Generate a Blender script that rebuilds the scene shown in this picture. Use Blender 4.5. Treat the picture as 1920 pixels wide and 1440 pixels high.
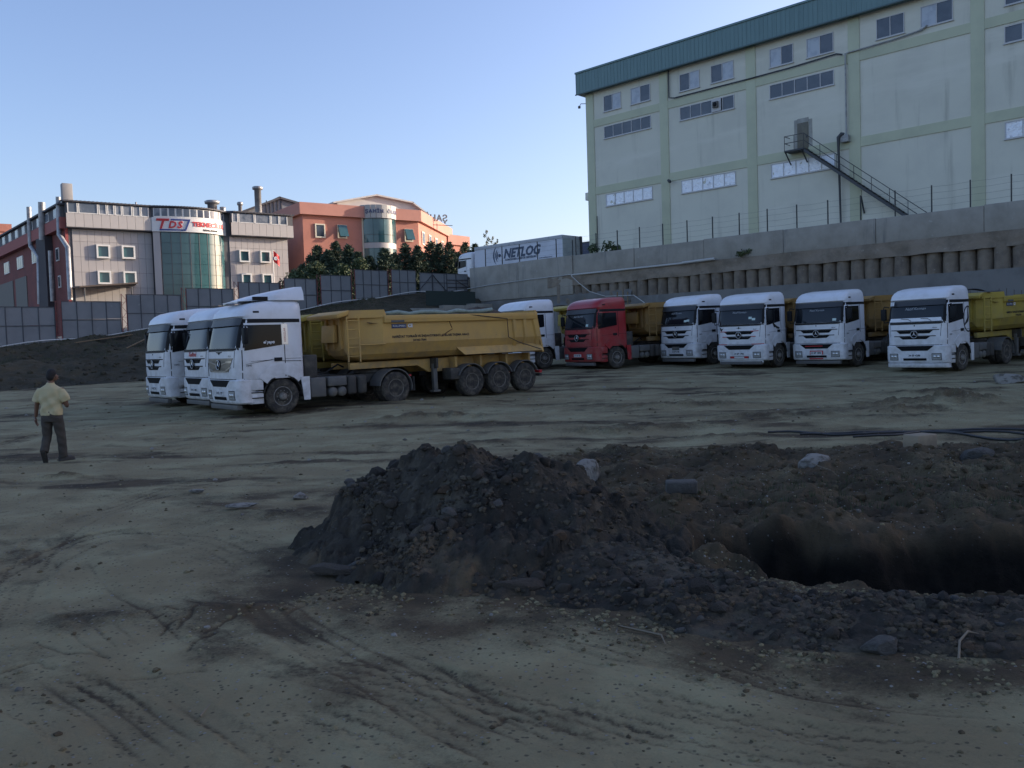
import bpy, bmesh, math, random
import numpy as np
from mathutils import Vector, Matrix
from math import radians as RAD, pi, sin, cos
random.seed(7); RNG = np.random.default_rng(11)
S = bpy.context.scene
for o in list(bpy.data.objects): bpy.data.objects.remove(o)
COL = S.collection

# ------------------------------------------------------------------ camera
FPX = 1610.0; CAMZ = 1.95; PITCH = RAD(2.67); ROLL = -0.032
cd = bpy.data.cameras.new('camera'); cam = bpy.data.objects.new('camera', cd); COL.objects.link(cam)
cd.sensor_width = 36.0; cd.lens = FPX / 1920 * 36.0; cd.clip_start = 0.05; cd.clip_end = 6000
CR = (Matrix.Rotation(pi/2 - PITCH, 3, 'X') @ Matrix.Rotation(ROLL, 3, 'Z'))
cam.matrix_world = Matrix.Translation((0, 0, CAMZ)) @ CR.to_4x4()
S.camera = cam
S.render.resolution_x, S.render.resolution_y = 1024, 768

# ------------------------------------------------------------------ sky, sun, exposure
SUN_AZ = RAD(22.0)      # direction of the sun in plan, from +X towards +Y
SUN_EL = RAD(13.0)
wd = bpy.data.worlds.new('World'); S.world = wd; wd.use_nodes = True
nt = wd.node_tree; nt.nodes.clear()
sky = nt.nodes.new('ShaderNodeTexSky'); sky.sky_type = 'NISHITA'; sky.sun_disc = False
sky.sun_elevation = SUN_EL; sky.sun_rotation = pi/2 - SUN_AZ
sky.altitude = 60; sky.air_density = 1.0; sky.dust_density = 2.0; sky.ozone_density = 3.0
bg = nt.nodes.new('ShaderNodeBackground'); bg.inputs['Strength'].default_value = 0.15
wo = nt.nodes.new('ShaderNodeOutputWorld')
tint = nt.nodes.new('ShaderNodeMix'); tint.data_type = 'RGBA'; tint.blend_type = 'MULTIPLY'; tint.inputs['Factor'].default_value = 1.0
tint.inputs['B'].default_value = (1.10, .94, .98, 1)          # evening air, a touch of violet over the whole sky
nt.links.new(sky.outputs[0], tint.inputs['A']); nt.links.new(tint.outputs['Result'], bg.inputs[0]); nt.links.new(bg.outputs[0], wo.inputs[0])
sd = bpy.data.lights.new('sun', 'SUN'); sd.energy = 3.9; sd.angle = RAD(0.55); sd.color = (1.0, 0.86, 0.70)
sun = bpy.data.objects.new('sun', sd); COL.objects.link(sun)
sv = Vector((cos(SUN_AZ)*cos(SUN_EL), sin(SUN_AZ)*cos(SUN_EL), sin(SUN_EL)))
sun.rotation_euler = sv.to_track_quat('Z', 'Y').to_euler(); sun.location = sv * 200
vs = S.view_settings; vs.view_transform = 'Standard'; vs.look = 'None'; vs.exposure = 1.08; vs.gamma = 1.0
vs.use_curve_mapping = False

# ------------------------------------------------------------------ pixel helpers (photo pixel -> direction)
def ray(px, py): return CR @ Vector(((px-960)/FPX, -(py-720)/FPX, -1))
def onz(px, py, z=0.0):
    d = ray(px, py); t = (z-CAMZ)/d.z; return Vector((0, 0, CAMZ)) + d*t
def aty(px, py, Y):
    d = ray(px, py); return Vector((0, 0, CAMZ)) + d*(Y/d.y)
class Frame:
    def __init__(s, ox, oy, deg):
        a = RAD(deg); s.a = a; s.o = Vector((ox, oy, 0)); s.u = Vector((cos(a), sin(a), 0)); s.n = Vector((-sin(a), cos(a), 0))
    def on(s, px, py, D=0.0):                      # pixel -> (x, z) on the local plane y = D
        d = ray(px, py); c = Vector((0, 0, CAMZ)); t = (D - (c-s.o).dot(s.n))/d.dot(s.n); p = c + d*t
        return (p-s.o).dot(s.u), p.z
    def w(s, x, y, z=0.0): return s.o + s.u*x + s.n*y + Vector((0, 0, z))
def gz(y):                                         # height of the yard
    y = np.asarray(y, float)
    return np.where(y < 17, 0.0, np.where(y < 31, .0125*(y-17), .175+.045*(np.minimum(y, 60)-31)))

# ------------------------------------------------------------------ noise
def _hash(ix, iy, seed):
    h = (ix.astype(np.int64)*374761393 + iy.astype(np.int64)*668265263 + seed*1442695041) & 0x7fffffff
    h = ((h ^ (h >> 13))*1274126177) & 0x7fffffff
    h = h ^ (h >> 16)
    return (h & 0xffff)/65535.0
def vnoise(x, y, seed=0):
    x = np.asarray(x, float); y = np.asarray(y, float)
    ix = np.floor(x); iy = np.floor(y); fx = x-ix; fy = y-iy
    fx = fx*fx*(3-2*fx); fy = fy*fy*(3-2*fy)
    a = _hash(ix, iy, seed); b = _hash(ix+1, iy, seed); c = _hash(ix, iy+1, seed); d = _hash(ix+1, iy+1, seed)
    return (a+(b-a)*fx)*(1-fy) + (c+(d-c)*fx)*fy - 0.5
def fbm(x, y, sc, octv=4, seed=0, gain=.5):
    r = 0; a = 1.0; x = np.asarray(x, float)*sc; y = np.asarray(y, float)*sc
    for k in range(octv):
        r = r + a*vnoise(x*(0.8)+y*0.6, y*0.8-x*0.6, seed+k*17); x = x*2.03; y = y*2.03; a *= gain
    return r
def worley(x, y, sc, seed):
    x = np.asarray(x, float)*sc; y = np.asarray(y, float)*sc; ix = np.floor(x); iy = np.floor(y); best = np.full(x.shape, 9.); hid = np.zeros(x.shape)
    for i in (-1, 0, 1):
        for j in (-1, 0, 1):
            cx, cy = ix+i, iy+j; px_ = cx+.15+.7*_hash(cx, cy, seed); py_ = cy+.15+.7*_hash(cx, cy, seed+5); d = np.hypot(x-px_, y-py_); m = d < best
            best = np.where(m, d, best); hid = np.where(m, _hash(cx, cy, seed+9), hid)
    return best, hid
def lumps(x, y, size, seed):                         # packed rounded clods, 0..1
    wx = x+.25*size*fbm(x, y, 2/size, 2, seed+3); wy = y+.25*size*fbm(x, y, 2/size, 2, seed+4)
    d, h = worley(wx, wy, 1/size, seed); return np.sqrt(np.clip(1-(d/.78)**2, 0, 1))*(.25+.75*h)
def sstep(a, b, x):
    t = np.clip((np.asarray(x, float)-a)/(b-a), 0, 1); return t*t*(3-2*t)

# ------------------------------------------------------------------ materials
MATS = {}
def mat(name, col, rough=.6, metal=0., var=None, bump=None, dirt=None, spec=.5, coat=0., attr=None, rnd=False):
    """var=(col2, scale, lo, hi[, stretch xyz]) noise colour; bump=(scale, strength[,dist]); dirt=(col, z0, z1, amount) dust near the ground"""
    if name in MATS: return MATS[name]
    m = bpy.data.materials.new(name); m.use_nodes = True; t = m.node_tree; N = t.nodes; L = t.links
    b = N['Principled BSDF']; b.inputs['Roughness'].default_value = rough; b.inputs['Metallic'].default_value = metal
    b.inputs['Specular IOR Level'].default_value = spec
    if coat: b.inputs['Coat Weight'].default_value = coat; b.inputs['Coat Roughness'].default_value = .08
    def rgb(c):
        n = N.new('ShaderNodeRGB'); n.outputs[0].default_value = (*c, 1); return n.outputs[0]
    tc = N.new('ShaderNodeTexCoord'); out = rgb(col); VEC = tc.outputs['Object']
    if rnd:
        oi = N.new('ShaderNodeObjectInfo'); sc_ = N.new('ShaderNodeVectorMath'); sc_.operation = 'SCALE'; L.new(oi.outputs['Random'], sc_.inputs['Scale']); sc_.inputs[0].default_value = (37, 53, 11)
        ad = N.new('ShaderNodeVectorMath'); L.new(VEC, ad.inputs[0]); L.new(sc_.outputs[0], ad.inputs[1]); VEC = ad.outputs[0]
    def mixc(f, a, c):
        n = N.new('ShaderNodeMix'); n.data_type = 'RGBA'; L.new(f, n.inputs['Factor']); L.new(a, n.inputs['A']); L.new(c, n.inputs['B']); return n.outputs['Result']
    def noise(scale, detail=5, stretch=None, rough=.6):
        n = N.new('ShaderNodeTexNoise'); n.inputs['Scale'].default_value = scale; n.inputs['Detail'].default_value = detail; n.inputs['Roughness'].default_value = rough
        if stretch:
            mp = N.new('ShaderNodeMapping'); mp.inputs['Scale'].default_value = stretch; L.new(VEC, mp.inputs[0]); L.new(mp.outputs[0], n.inputs['Vector'])
        else: L.new(VEC, n.inputs['Vector'])
        return n.outputs['Fac']
    def ramp(v, lo, hi):
        n = N.new('ShaderNodeMapRange'); n.interpolation_type = 'SMOOTHSTEP'; L.new(v, n.inputs['Value']); n.inputs['From Min'].default_value = lo; n.inputs['From Max'].default_value = hi; return n.outputs[0]
    for v in ([] if not var else (var if isinstance(var, list) else [var])):
        st = v[4] if len(v) > 4 else None
        out = mixc(ramp(noise(v[1], 6, st), v[2], v[3]), out, rgb(v[0]))
    if dirt:
        sx = N.new('ShaderNodeSeparateXYZ'); L.new(tc.outputs['Object'], sx.inputs[0])
        z = ramp(sx.outputs['Z'], dirt[2], dirt[1])
        nz = ramp(noise(3.5, 6), .3, .75)
        mu = N.new('ShaderNodeMath'); mu.operation = 'MULTIPLY'; L.new(z, mu.inputs[0]); L.new(nz, mu.inputs[1])
        m2 = N.new('ShaderNodeMath'); m2.operation = 'MULTIPLY'; L.new(mu.outputs[0], m2.inputs[0]); m2.inputs[1].default_value = dirt[3]
        out = mixc(m2.outputs[0], out, rgb(dirt[0]))
        rr = N.new('ShaderNodeMath'); rr.operation = 'MULTIPLY_ADD'; L.new(m2.outputs[0], rr.inputs[0]); rr.inputs[1].default_value = .5; rr.inputs[2].default_value = rough; rr.use_clamp = True
        L.new(rr.outputs[0], b.inputs['Roughness'])
    L.new(out, b.inputs['Base Color'])
    if bump:
        bn = N.new('ShaderNodeBump'); bn.inputs['Strength'].default_value = bump[1]; bn.inputs['Distance'].default_value = bump[2] if len(bump) > 2 else .02
        L.new(noise(bump[0], 8, None, .65), bn.inputs['Height']); L.new(bn.outputs[0], b.inputs['Normal'])
    MATS[name] = m; return m

DUST = (.19, .175, .14)
WHITE = mat('truck_white', (.70, .715, .745), .34, var=((.62, .625, .63), 2.2, .45, .75), dirt=(DUST, .3, 2.6, .5), coat=.2, rnd=True)
RED = mat('truck_red', (.33, .013, .017), .36, var=((.27, .015, .017), 2.5, .4, .7), dirt=((.20, .13, .11), .3, 2.6, .5), coat=.3)
BLACK = mat('black_plastic', (.012, .013, .015), .6, spec=.2, dirt=(DUST, .2, 1.6, .3))
GRILLE = mat('grille_black', (.008, .009, .010), .7, spec=.12)
CHASSIS = mat('chassis_dark', (.045, .042, .038), .75, var=((.10, .09, .07), 4, .45, .75), bump=(30, .2))
GREYP = mat('grey_plastic', (.10, .10, .098), .65, var=((.15, .14, .115), 4, .4, .75))
GLASS = mat('vehicle_glass', (.010, .014, .018), .05, spec=.32)
SGLASS = mat('side_glass', (.010, .011, .013), .08, spec=.16)
TYRE = mat('tyre_rubber', (.030, .028, .026), .9, var=((.12, .105, .08), 6, .4, .72), bump=(40, .2))
RIM = mat('wheel_steel', (.26, .25, .235), .6, .3, var=((.11, .10, .08), 7, .4, .7))
RIMD = mat('wheel_steel_dusty', (.17, .155, .13), .75, .1, var=((.09, .08, .065), 7, .4, .7))
CHROME = mat('chrome', (.50, .51, .52), .28, .9)
LAMPG = mat('lamp_glass', (.42, .44, .44), .12, .35, spec=.8)
PLATE = mat('plate_white', (.62, .64, .66), .5)
INK = mat('black_lettering', (.012, .012, .014), .6)
WINK = mat('white_lettering', (.7, .72, .74), .6)
REDINK = mat('red_lettering', (.42, .02, .025), .55)
YEL1 = mat('tub_ochre', (.56, .335, .09), .62, var=[((.48, .295, .10), 1.3, .4, .7), ((.16, .11, .07), 5, .66, .78)], dirt=(DUST, 1.0, 2.7, .6), bump=(6, .06), rnd=True)
YEL2 = mat('tub_lemon', (.40, .295, .042), .6, var=[((.33, .25, .06), 1.3, .4, .7), ((.12, .10, .05), 5, .68, .8)], dirt=(DUST, 1.0, 2.7, .4), bump=(6, .06), rnd=True)
YEL3 = mat('tub_amber', (.27, .15, .032), .62, var=[((.21, .13, .045), 1.3, .4, .7), ((.10, .07, .04), 5, .66, .78)], dirt=(DUST, 1.0, 2.7, .4), bump=(6, .06), rnd=True)
TARP = mat('tarpaulin_green', (.25, .31, .27), .7, var=((.17, .21, .18), 6, .4, .7))
TARPK = mat('tarpaulin_black', (.018, .02, .024), .6)
SOILLOAD = mat('soil_load', (.085, .062, .045), .95, var=((.05, .038, .03), 6, .4, .7), bump=(18, .9, .05))

# ------------------------------------------------------------------ mesh building
class MB:
    def __init__(s): s.v = []; s.f = []; s.sm = []
    def add(s, vs, fs, smooth=False):
        n = len(s.v); s.v.extend([tuple(p) for p in vs]); s.f.extend([tuple(i+n for i in q) for q in fs]); s.sm.extend([smooth]*len(fs)); return s
    def box(s, x0, x1, y0, y1, z0, z1):
        return s.add([(x0,y0,z0),(x1,y0,z0),(x1,y1,z0),(x0,y1,z0),(x0,y0,z1),(x1,y0,z1),(x1,y1,z1),(x0,y1,z1)],
                     [(3,2,1,0),(4,5,6,7),(0,1,5,4),(1,2,6,5),(2,3,7,6),(3,0,4,7)])
    def hexa(s, p): # 8 points: bottom 4 (ccw from above), top 4
        return s.add(p, [(3,2,1,0),(4,5,6,7),(0,1,5,4),(1,2,6,5),(2,3,7,6),(3,0,4,7)])
    def prism(s, poly, axis, a, b): # poly 2d, extruded along axis 'x','y','z'
        n = len(poly)
        def P(q, t): return (t, q[0], q[1]) if axis == 'x' else ((q[0], t, q[1]) if axis == 'y' else (q[0], q[1], t))
        return s.add([P(q, a) for q in poly]+[P(q, b) for q in poly], [tuple(range(n))[::-1], tuple(range(n, 2*n))]+[(i, (i+1) % n, n+(i+1) % n, n+i) for i in range(n)])
    def loft(s, rings, smooth=True, closed=True, caps=True):
        m = len(rings[0]); vs = [p for r in rings for p in r]; fs = []
        for k in range(len(rings)-1):
            for i in range(m if closed else m-1):
                j = (i+1) % m; fs.append((k*m+i, k*m+j, (k+1)*m+j, (k+1)*m+i))
        s.add(vs, fs, smooth)
        if caps and closed:
            s.add(rings[0], [tuple(range(m))[::-1]]); s.add(rings[-1], [tuple(range(m))])
        return s
    def tube(s, pts, r, n=8, smooth=True, caps=True):
        pts = [Vector(p) for p in pts]; rs = r if isinstance(r, (list, tuple)) else [r]*len(pts); rings = []; prev = None
        for i, p in enumerate(pts):
            d = (pts[min(i+1, len(pts)-1)]-pts[max(i-1, 0)]).normalized()
            if prev is None: a = d.orthogonal().normalized()
            else: a = (prev-d*prev.dot(d)); a = a.normalized() if a.length > 1e-6 else d.orthogonal().normalized()
            prev = a; b = d.cross(a)
            rings.append([p+(a*cos(2*pi*k/n)+b*sin(2*pi*k/n))*rs[i] for k in range(n)])
        return s.loft(rings, smooth, True, caps)
    def lathe(s, prof, axis='y', n=32, c=(0,0,0), smooth=True): # prof [(r, t)]
        rings = []
        for r, t in prof:
            R_ = []
            for k in range(n):
                a = 2*pi*k/n; u, w = r*cos(a), r*sin(a)
                p = (u, t, w) if axis == 'y' else ((u, w, t) if axis == 'z' else (t, u, w))
                R_.append((p[0]+c[0], p[1]+c[1], p[2]+c[2]))
            rings.append(R_)
        return s.loft(rings, smooth)
    def grid(s, fn, nu, nv, smooth=True): # fn(i/nu, j/nv) -> point
        vs = [fn(i/nu, j/nv) for j in range(nv+1) for i in range(nu+1)]
        return s.add(vs, [(j*(nu+1)+i, j*(nu+1)+i+1, (j+1)*(nu+1)+i+1, (j+1)*(nu+1)+i) for j in range(nv) for i in range(nu)], smooth)
    def slab(s, fn, nu, nv, smooth=True): # fn(u, v, side) side 1 outer, 0 inner: a closed thin curved plate
        a = MB().grid(lambda u, v: fn(u, v, 1), nu, nv); b = MB().grid(lambda u, v: fn(u, v, 0), nu, nv)
        n = len(a.v); s.add(a.v+b.v, a.f+[tuple(i+n for i in reversed(q)) for q in b.f], smooth)
        W = nu+1; k = len(s.v); s.v.extend(a.v+b.v)
        bd = [i for i in range(nu)]+[j*W+nu for j in range(nv)]+[nv*W+i for i in range(nu, 0, -1)]+[j*W for j in range(nv, 0, -1)]
        for q in range(len(bd)):
            i, j = bd[q], bd[(q+1) % len(bd)]; s.f.append((k+j, k+i, k+n+i, k+n+j)); s.sm.append(False)
        return s
    def mesh(s, name, m=None, bevel=0., seg=2):
        me = bpy.data.meshes.new(name); me.from_pydata(s.v, [], s.f)
        me.polygons.foreach_set('use_smooth', s.sm)
        if bevel:
            bm = bmesh.new(); bm.from_mesh(me); bmesh.ops.remove_doubles(bm, verts=bm.verts, dist=1e-5)
            es = [e for e in bm.edges if len(e.link_faces) == 2 and e.calc_face_angle(0) > .5]
            bmesh.ops.bevel(bm, geom=es, offset=bevel, segments=seg, affect='EDGES', profile=.5, clamp_overlap=True)
            for f_ in bm.faces: f_.smooth = True
            bm.to_mesh(me); bm.free(); me.set_sharp_from_angle(angle=RAD(50))
        me.update()
        if m: me.materials.append(m)
        return me
    def build(s, name, m, parent=None, bevel=0., seg=2): return link(name, s.mesh(name, m, bevel, seg), parent)
def link(name, me, parent=None, loc=None, rz=None, sc=None):
    o = bpy.data.objects.new(name, me); COL.objects.link(o)
    if parent: o.parent = parent
    if loc is not None: o.location = loc
    if rz is not None: o.rotation_euler = (0, 0, rz)
    if sc is not None: o.scale = sc if hasattr(sc, '__len__') else (sc, sc, sc)
    return o
def tag(o, label=None, cat=None, group=None, kind=None):
    if label: o['label'] = label
    if cat: o['category'] = cat
    if group: o['group'] = group
    if kind: o['kind'] = kind
    return o
def empty(name, loc=(0,0,0), rz=0.): return link(name, None, None, loc, rz)
def copy_tree(o, parent=None):
    c = o.copy(); COL.objects.link(c)
    if parent: c.parent = parent
    for ch in [q for q in KIDS.get(o.name, [])]: copy_tree(ch, c)
    return c
KIDS = {}
def index_tree(o):
    ch = list(o.children); KIDS[o.name] = ch
    for c in ch: index_tree(c)
def np_mesh(name, V, Q, m, smooth=True, attrs=None):
    me = bpy.data.meshes.new(name); V = np.ascontiguousarray(V, np.float32); Q = np.ascontiguousarray(Q, np.int32)
    k = Q.shape[1]
    me.vertices.add(len(V)); me.vertices.foreach_set('co', V.ravel())
    me.loops.add(Q.size); me.loops.foreach_set('vertex_index', Q.ravel())
    me.polygons.add(len(Q)); me.polygons.foreach_set('loop_start', np.arange(0, Q.size, k, dtype=np.int32))
    me.polygons.foreach_set('use_smooth', np.full(len(Q), smooth))
    for an, av in (attrs or {}).items():
        a = me.attributes.new(an, 'FLOAT', 'POINT'); a.data.foreach_set('value', np.ascontiguousarray(av, np.float32))
    me.update(calc_edges=True); me.validate()
    if m: me.materials.append(m)
    return me
def text_mesh(txt, size, m, depth=.0, fn=None, shear=0., align='CENTER', name='lettering', spacing=1., bold=0.):
    c = bpy.data.curves.new('t', 'FONT'); c.body = txt; c.size = size; c.align_x = align; c.align_y = 'CENTER'; c.extrude = depth; c.shear = shear; c.space_character = spacing
    c.resolution_u = 2; c.offset = bold
    o = bpy.data.objects.new('t', c); me = bpy.data.meshes.new_from_object(o); bpy.data.objects.remove(o); bpy.data.curves.remove(c)
    me.name = name
    if fn:
        for v in me.vertices: v.co = fn(v.co.x, v.co.y, v.co.z)
    me.materials.clear(); me.materials.append(m); me.update(); return me
# ================================================================== THE YARD GROUND
def poly_dist(x, y, P, hs=None):
    """distance to a polyline; returns distance, interpolated value, along-length, signed side"""
    best = np.full(x.shape, 1e9); val = np.zeros(x.shape); al = np.zeros(x.shape); sg = np.zeros(x.shape); acc = 0.
    for i in range(len(P)-1):
        ax, ay = P[i][0], P[i][1]; bx, by = P[i+1][0], P[i+1][1]; dx, dy = bx-ax, by-ay; L2 = dx*dx+dy*dy; L = math.sqrt(L2)
        t = np.clip(((x-ax)*dx+(y-ay)*dy)/L2, 0, 1); d = np.hypot(x-ax-t*dx, y-ay-t*dy); m = d < best
        best = np.where(m, d, best); al = np.where(m, acc+t*L, al); sg = np.where(m, np.sign((x-ax)*dy-(y-ay)*dx), sg)
        if hs is not None: val = np.where(m, hs[i]+(hs[i+1]-hs[i])*t, val)
        acc += L
    return best, val, al, sg
def in_poly(x, y, P):
    c = np.zeros(x.shape, bool); n = len(P)
    for i in range(n):
        x0, y0 = P[i]; x1, y1 = P[(i+1) % n]
        if y0 == y1: continue
        c ^= ((y0 > y) != (y1 > y)) & (x < (x1-x0)*(y-y0)/(y1-y0)+x0)
    return c
# the dug pit behind the spoil heap
PIT = [(1.45, 7.75), (1.75, 8.75), (2.35, 8.75), (2.9, 8.85), (3.35, 8.5), (3.95, 8.75), (5.0, 8.65), (6.6, 8.5), (8.6, 8.3), (8.6, 5.6), (5.2, 6.05), (3.6, 6.2), (2.7, 6.5), (2.2, 6.9)]
# crest of the spoil heap: x, y, height, half width to the front, half width to the back
RIDGE_PX = [(640,930,8.6,.20),(655,889,8.7,.42),(700,876,8.8,.78),(760,864,8.8,1.05),(870,852,8.7,1.3),(905,838,8.65,1.45),(960,850,8.5,1.65),(1000,892,8.3,1.2),
            (1040,925,8.05,.95),(1080,985,7.6,.8),(1180,1032,7.1,.85),(1270,1053,6.7,.85),(1340,1068,6.45,.8),(1420,1078,6.2,.8),(1540,1106,5.95,.72),(1620,1126,5.8,.7),(1740,1130,5.75,.75),(1900,1146,5.6,.8)]
RIDGE = []
for px, py, Y, wf in RIDGE_PX:
    p = aty(px, py+(34 if px > 1390 else (22 if px > 1300 else 20)), Y); RIDGE.append((p.x, p.y, max(p.z, .05), wf))
RIDGE += [(4.6, 5.3, .3, .85), (5.8, 4.9, .25, .8), (7.5, 4.4, .2, .7)]
def heap_h(x, y):
    """union of cone-like segments along the crest, so the surface stays continuous"""
    zb = np.zeros(x.shape); tb = np.full(x.shape, 9.); hbst = np.full(x.shape, .05); q_ = np.hypot(x, y); wn = 1+.22*fbm(x, y, 1.6, 3, 5)
    for i in range(len(RIDGE)-1):
        (ax, ay, ah, aw), (bx, by, bh, bw) = RIDGE[i], RIDGE[i+1]; dx, dy = bx-ax, by-ay; u = np.clip(((x-ax)*dx+(y-ay)*dy)/(dx*dx+dy*dy), 0, 1)
        nx, ny = ax+u*dx, ay+u*dy; d = np.hypot(x-nx, y-ny); fr_ = sstep(-.12, .12, np.hypot(nx, ny)-q_); h = ah+(bh-ah)*u; w = (aw+(bw-aw)*u)*(.52+.48*fr_)*wn
        t = d/np.maximum(w, .1); prof = np.where(t < 1, 1-np.minimum(t, 1)**1.35, 0); prof = prof+fr_*.55*(sstep(0, 1, prof)-prof)
        zz = h*prof; m = zz > zb; zb = np.where(m, zz, zb); hbst = np.where(m | (t < tb) & (zb <= 0), h, hbst); tb = np.minimum(tb, t)
    t = tb; h = hbst; z = zb + .03*sstep(1.35, .8, t)*np.clip(h/.3, 0, 1)
    k = sstep(1.35, 1.0, t)
    clod = fbm(x, y, 2.2, 3, 31)*.20 + lumps(x, y, .24, 32)*.11*sstep(-.2, .15, fbm(x, y, 1.7, 2, 33)) + lumps(x, y, .115, 41)*.085 + lumps(x, y, .06, 51)*.042 + fbm(x, y, 14, 3, 52)*.02 + .01
    z = z + k*(clod*(.35+.65*np.clip(h/.6, 0, 1))-.03) 
    return np.where(t < 1.35, z, -.1) - .09*sstep(.98, 1.2, t), t
TRACKS_PX = [
 [(470,1000),(600,1085),(760,1165),(960,1262),(1150,1325),(1400,1383),(1700,1428),(1990,1460)],
 [(400,1040),(540,1150),(700,1240),(860,1330),(1000,1400),(1110,1460)],
 [(230,1230),(350,1275),(450,1320),(560,1385),(680,1460)],
 [(-20,1270),(100,1310),(210,1370),(320,1460)],
 [(95,985),(112,1050),(152,1110),(215,1165),(300,1240)],
 [(-20,1230),(20,1110),(85,1015),(200,955),(400,895),(620,850),(850,815)],
 [(470,1225),(640,1258),(900,1312),(1150,1380),(1330,1460)],
 [(1000,1160),(1200,1205),(1400,1272),(1700,1332),(1990,1375)],
 [(-40,912),(250,893),(500,862),(800,806),(1100,764),(1400,735)],
 [(100,880),(400,834),(600,812),(900,772),(1300,742),(1600,730)],
 [(1150,1260),(1350,1300),(1600,1370),(1850,1450)],
 [(-40,1130),(60,1060),(200,1000),(380,1010),(520,1080)],
 [(-40,840),(200,800),(420,790),(640,775)],
 [(620,1105),(850,1165),(1100,1235),(1400,1305),(1700,1375),(1990,1430)],
 [(1350,1235),(1600,1285),(1990,1345)],
 [(560,1300),(760,1360),(960,1460)],
 [(120,1250),(260,1330),(420,1460)],
 [(640,850),(900,800),(1200,770),(1500,750)],
 [(1000,830),(1250,800),(1500,790),(1800,770)],
]
TRACKS = [[(lambda q: (q.x, q.y))(onz(a, b, 0)) for a, b in T] for T in TRACKS_PX]
def smooth_poly(P, n=6):
    out = []
    for i in range(len(P)-1):
        p0 = P[max(i-1, 0)]; p1 = P[i]; p2 = P[i+1]; p3 = P[min(i+2, len(P)-1)]
        for k in range(n):
            t = k/n
            out.append(tuple(.5*((2*p1[j])+(-p0[j]+p2[j])*t+(2*p0[j]-5*p1[j]+4*p2[j]-p3[j])*t*t+(-p0[j]+3*p1[j]-3*p2[j]+p3[j])*t**3) for j in (0, 1)))
    return out+[P[-1]]
NU, NV = 860, 1000
uu = np.linspace(-.82, .82, NU+1); q = np.linspace((1.6+3)**-.5, (84+3)**-.5, NV+1); yy = q**-2.-3
GX = (uu[None, :]*(yy[:, None]+3)); GY = np.repeat(yy[:, None], NU+1, 1)
gx, gy = GX.ravel(), GY.ravel()
warp_x = gx+.5*fbm(gx, gy, .35, 3, 71); warp_y = gy+.5*fbm(gx, gy, .35, 3, 72)
z = gz(gy) + .10*fbm(gx, gy, .16, 3, 1) + .05*fbm(gx, gy, .8, 3, 2)
rough = sstep(-.05, .35, fbm(gx, gy, .30, 4, 3)); z += rough*(.016*fbm(gx, gy, 4.0, 4, 4, .6)) + .004*fbm(gx, gy, 11, 3, 6, .7) + (.004+.010*rough)*lumps(gx, gy, .11, 77)*sstep(-.05, .2, fbm(gx, gy, 1.5, 3, 78))
soil = .45*sstep(.0, .4, fbm(gx, gy, .45, 4, 9)) + .25*sstep(.05, .35, fbm(gx, gy, 2.5, 3, 10))
near = sstep(14, 8, gy); sA = gx*.74-gy*.67; sB = gx*.67+gy*.74
strk = near*fbm(sA*.35, sB*2.6, 1., 4, 25, .6)+(1-near)*fbm(gx*.16-gy*.05, gy*1.1+gx*.12, 1., 5, 26, .62)
soil += .95*strk*(1-.35*near) + .45*sstep(.1, .4, fbm(gx*.5, gy*1.6, .9, 4, 27))*(1-near)
pale_patch = sstep(.05, .35, fbm(gx*.6, gy*1.3, .33, 3, 28)); soil -= .22*pale_patch
# churned dark soil round the pit
CH = [(1.0,7.4),(.75,8.6),(-.2,10.2),(.2,12.6),(.4,14.9),(1.9,15.9),(3.3,15.0),(5.0,14.7),(7.1,14.9),(9.5,14.2),(13,13),(13,5.0),(7.5,5.2),(5.2,5.7),(3.0,6.1)]
ins = in_poly(warp_x, warp_y, CH); dch, _, _, _ = poly_dist(warp_x, warp_y, CH+[CH[0]])
ch = sstep(-.35, .5, np.where(ins, dch, -dch))
soil = np.maximum(soil, ch*(.98+.5*fbm(gx, gy, 1.1, 4, 12)))
mc_ = ch > .001; LPA = np.zeros(gx.shape); LPB = np.zeros(gx.shape); LPA[mc_] = lumps(gx[mc_], gy[mc_], .34, 14); LPB[mc_] = lumps(gx[mc_], gy[mc_], .15, 34)
z += ch*(np.abs(fbm(gx, gy, 1.0, 4, 13, .55))*.30 + LPA*.12*sstep(-.1, .2, fbm(gx, gy, 1.1, 2, 17)) + LPB*.075 - .11)
tr_w = np.zeros(gx.shape)
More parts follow.
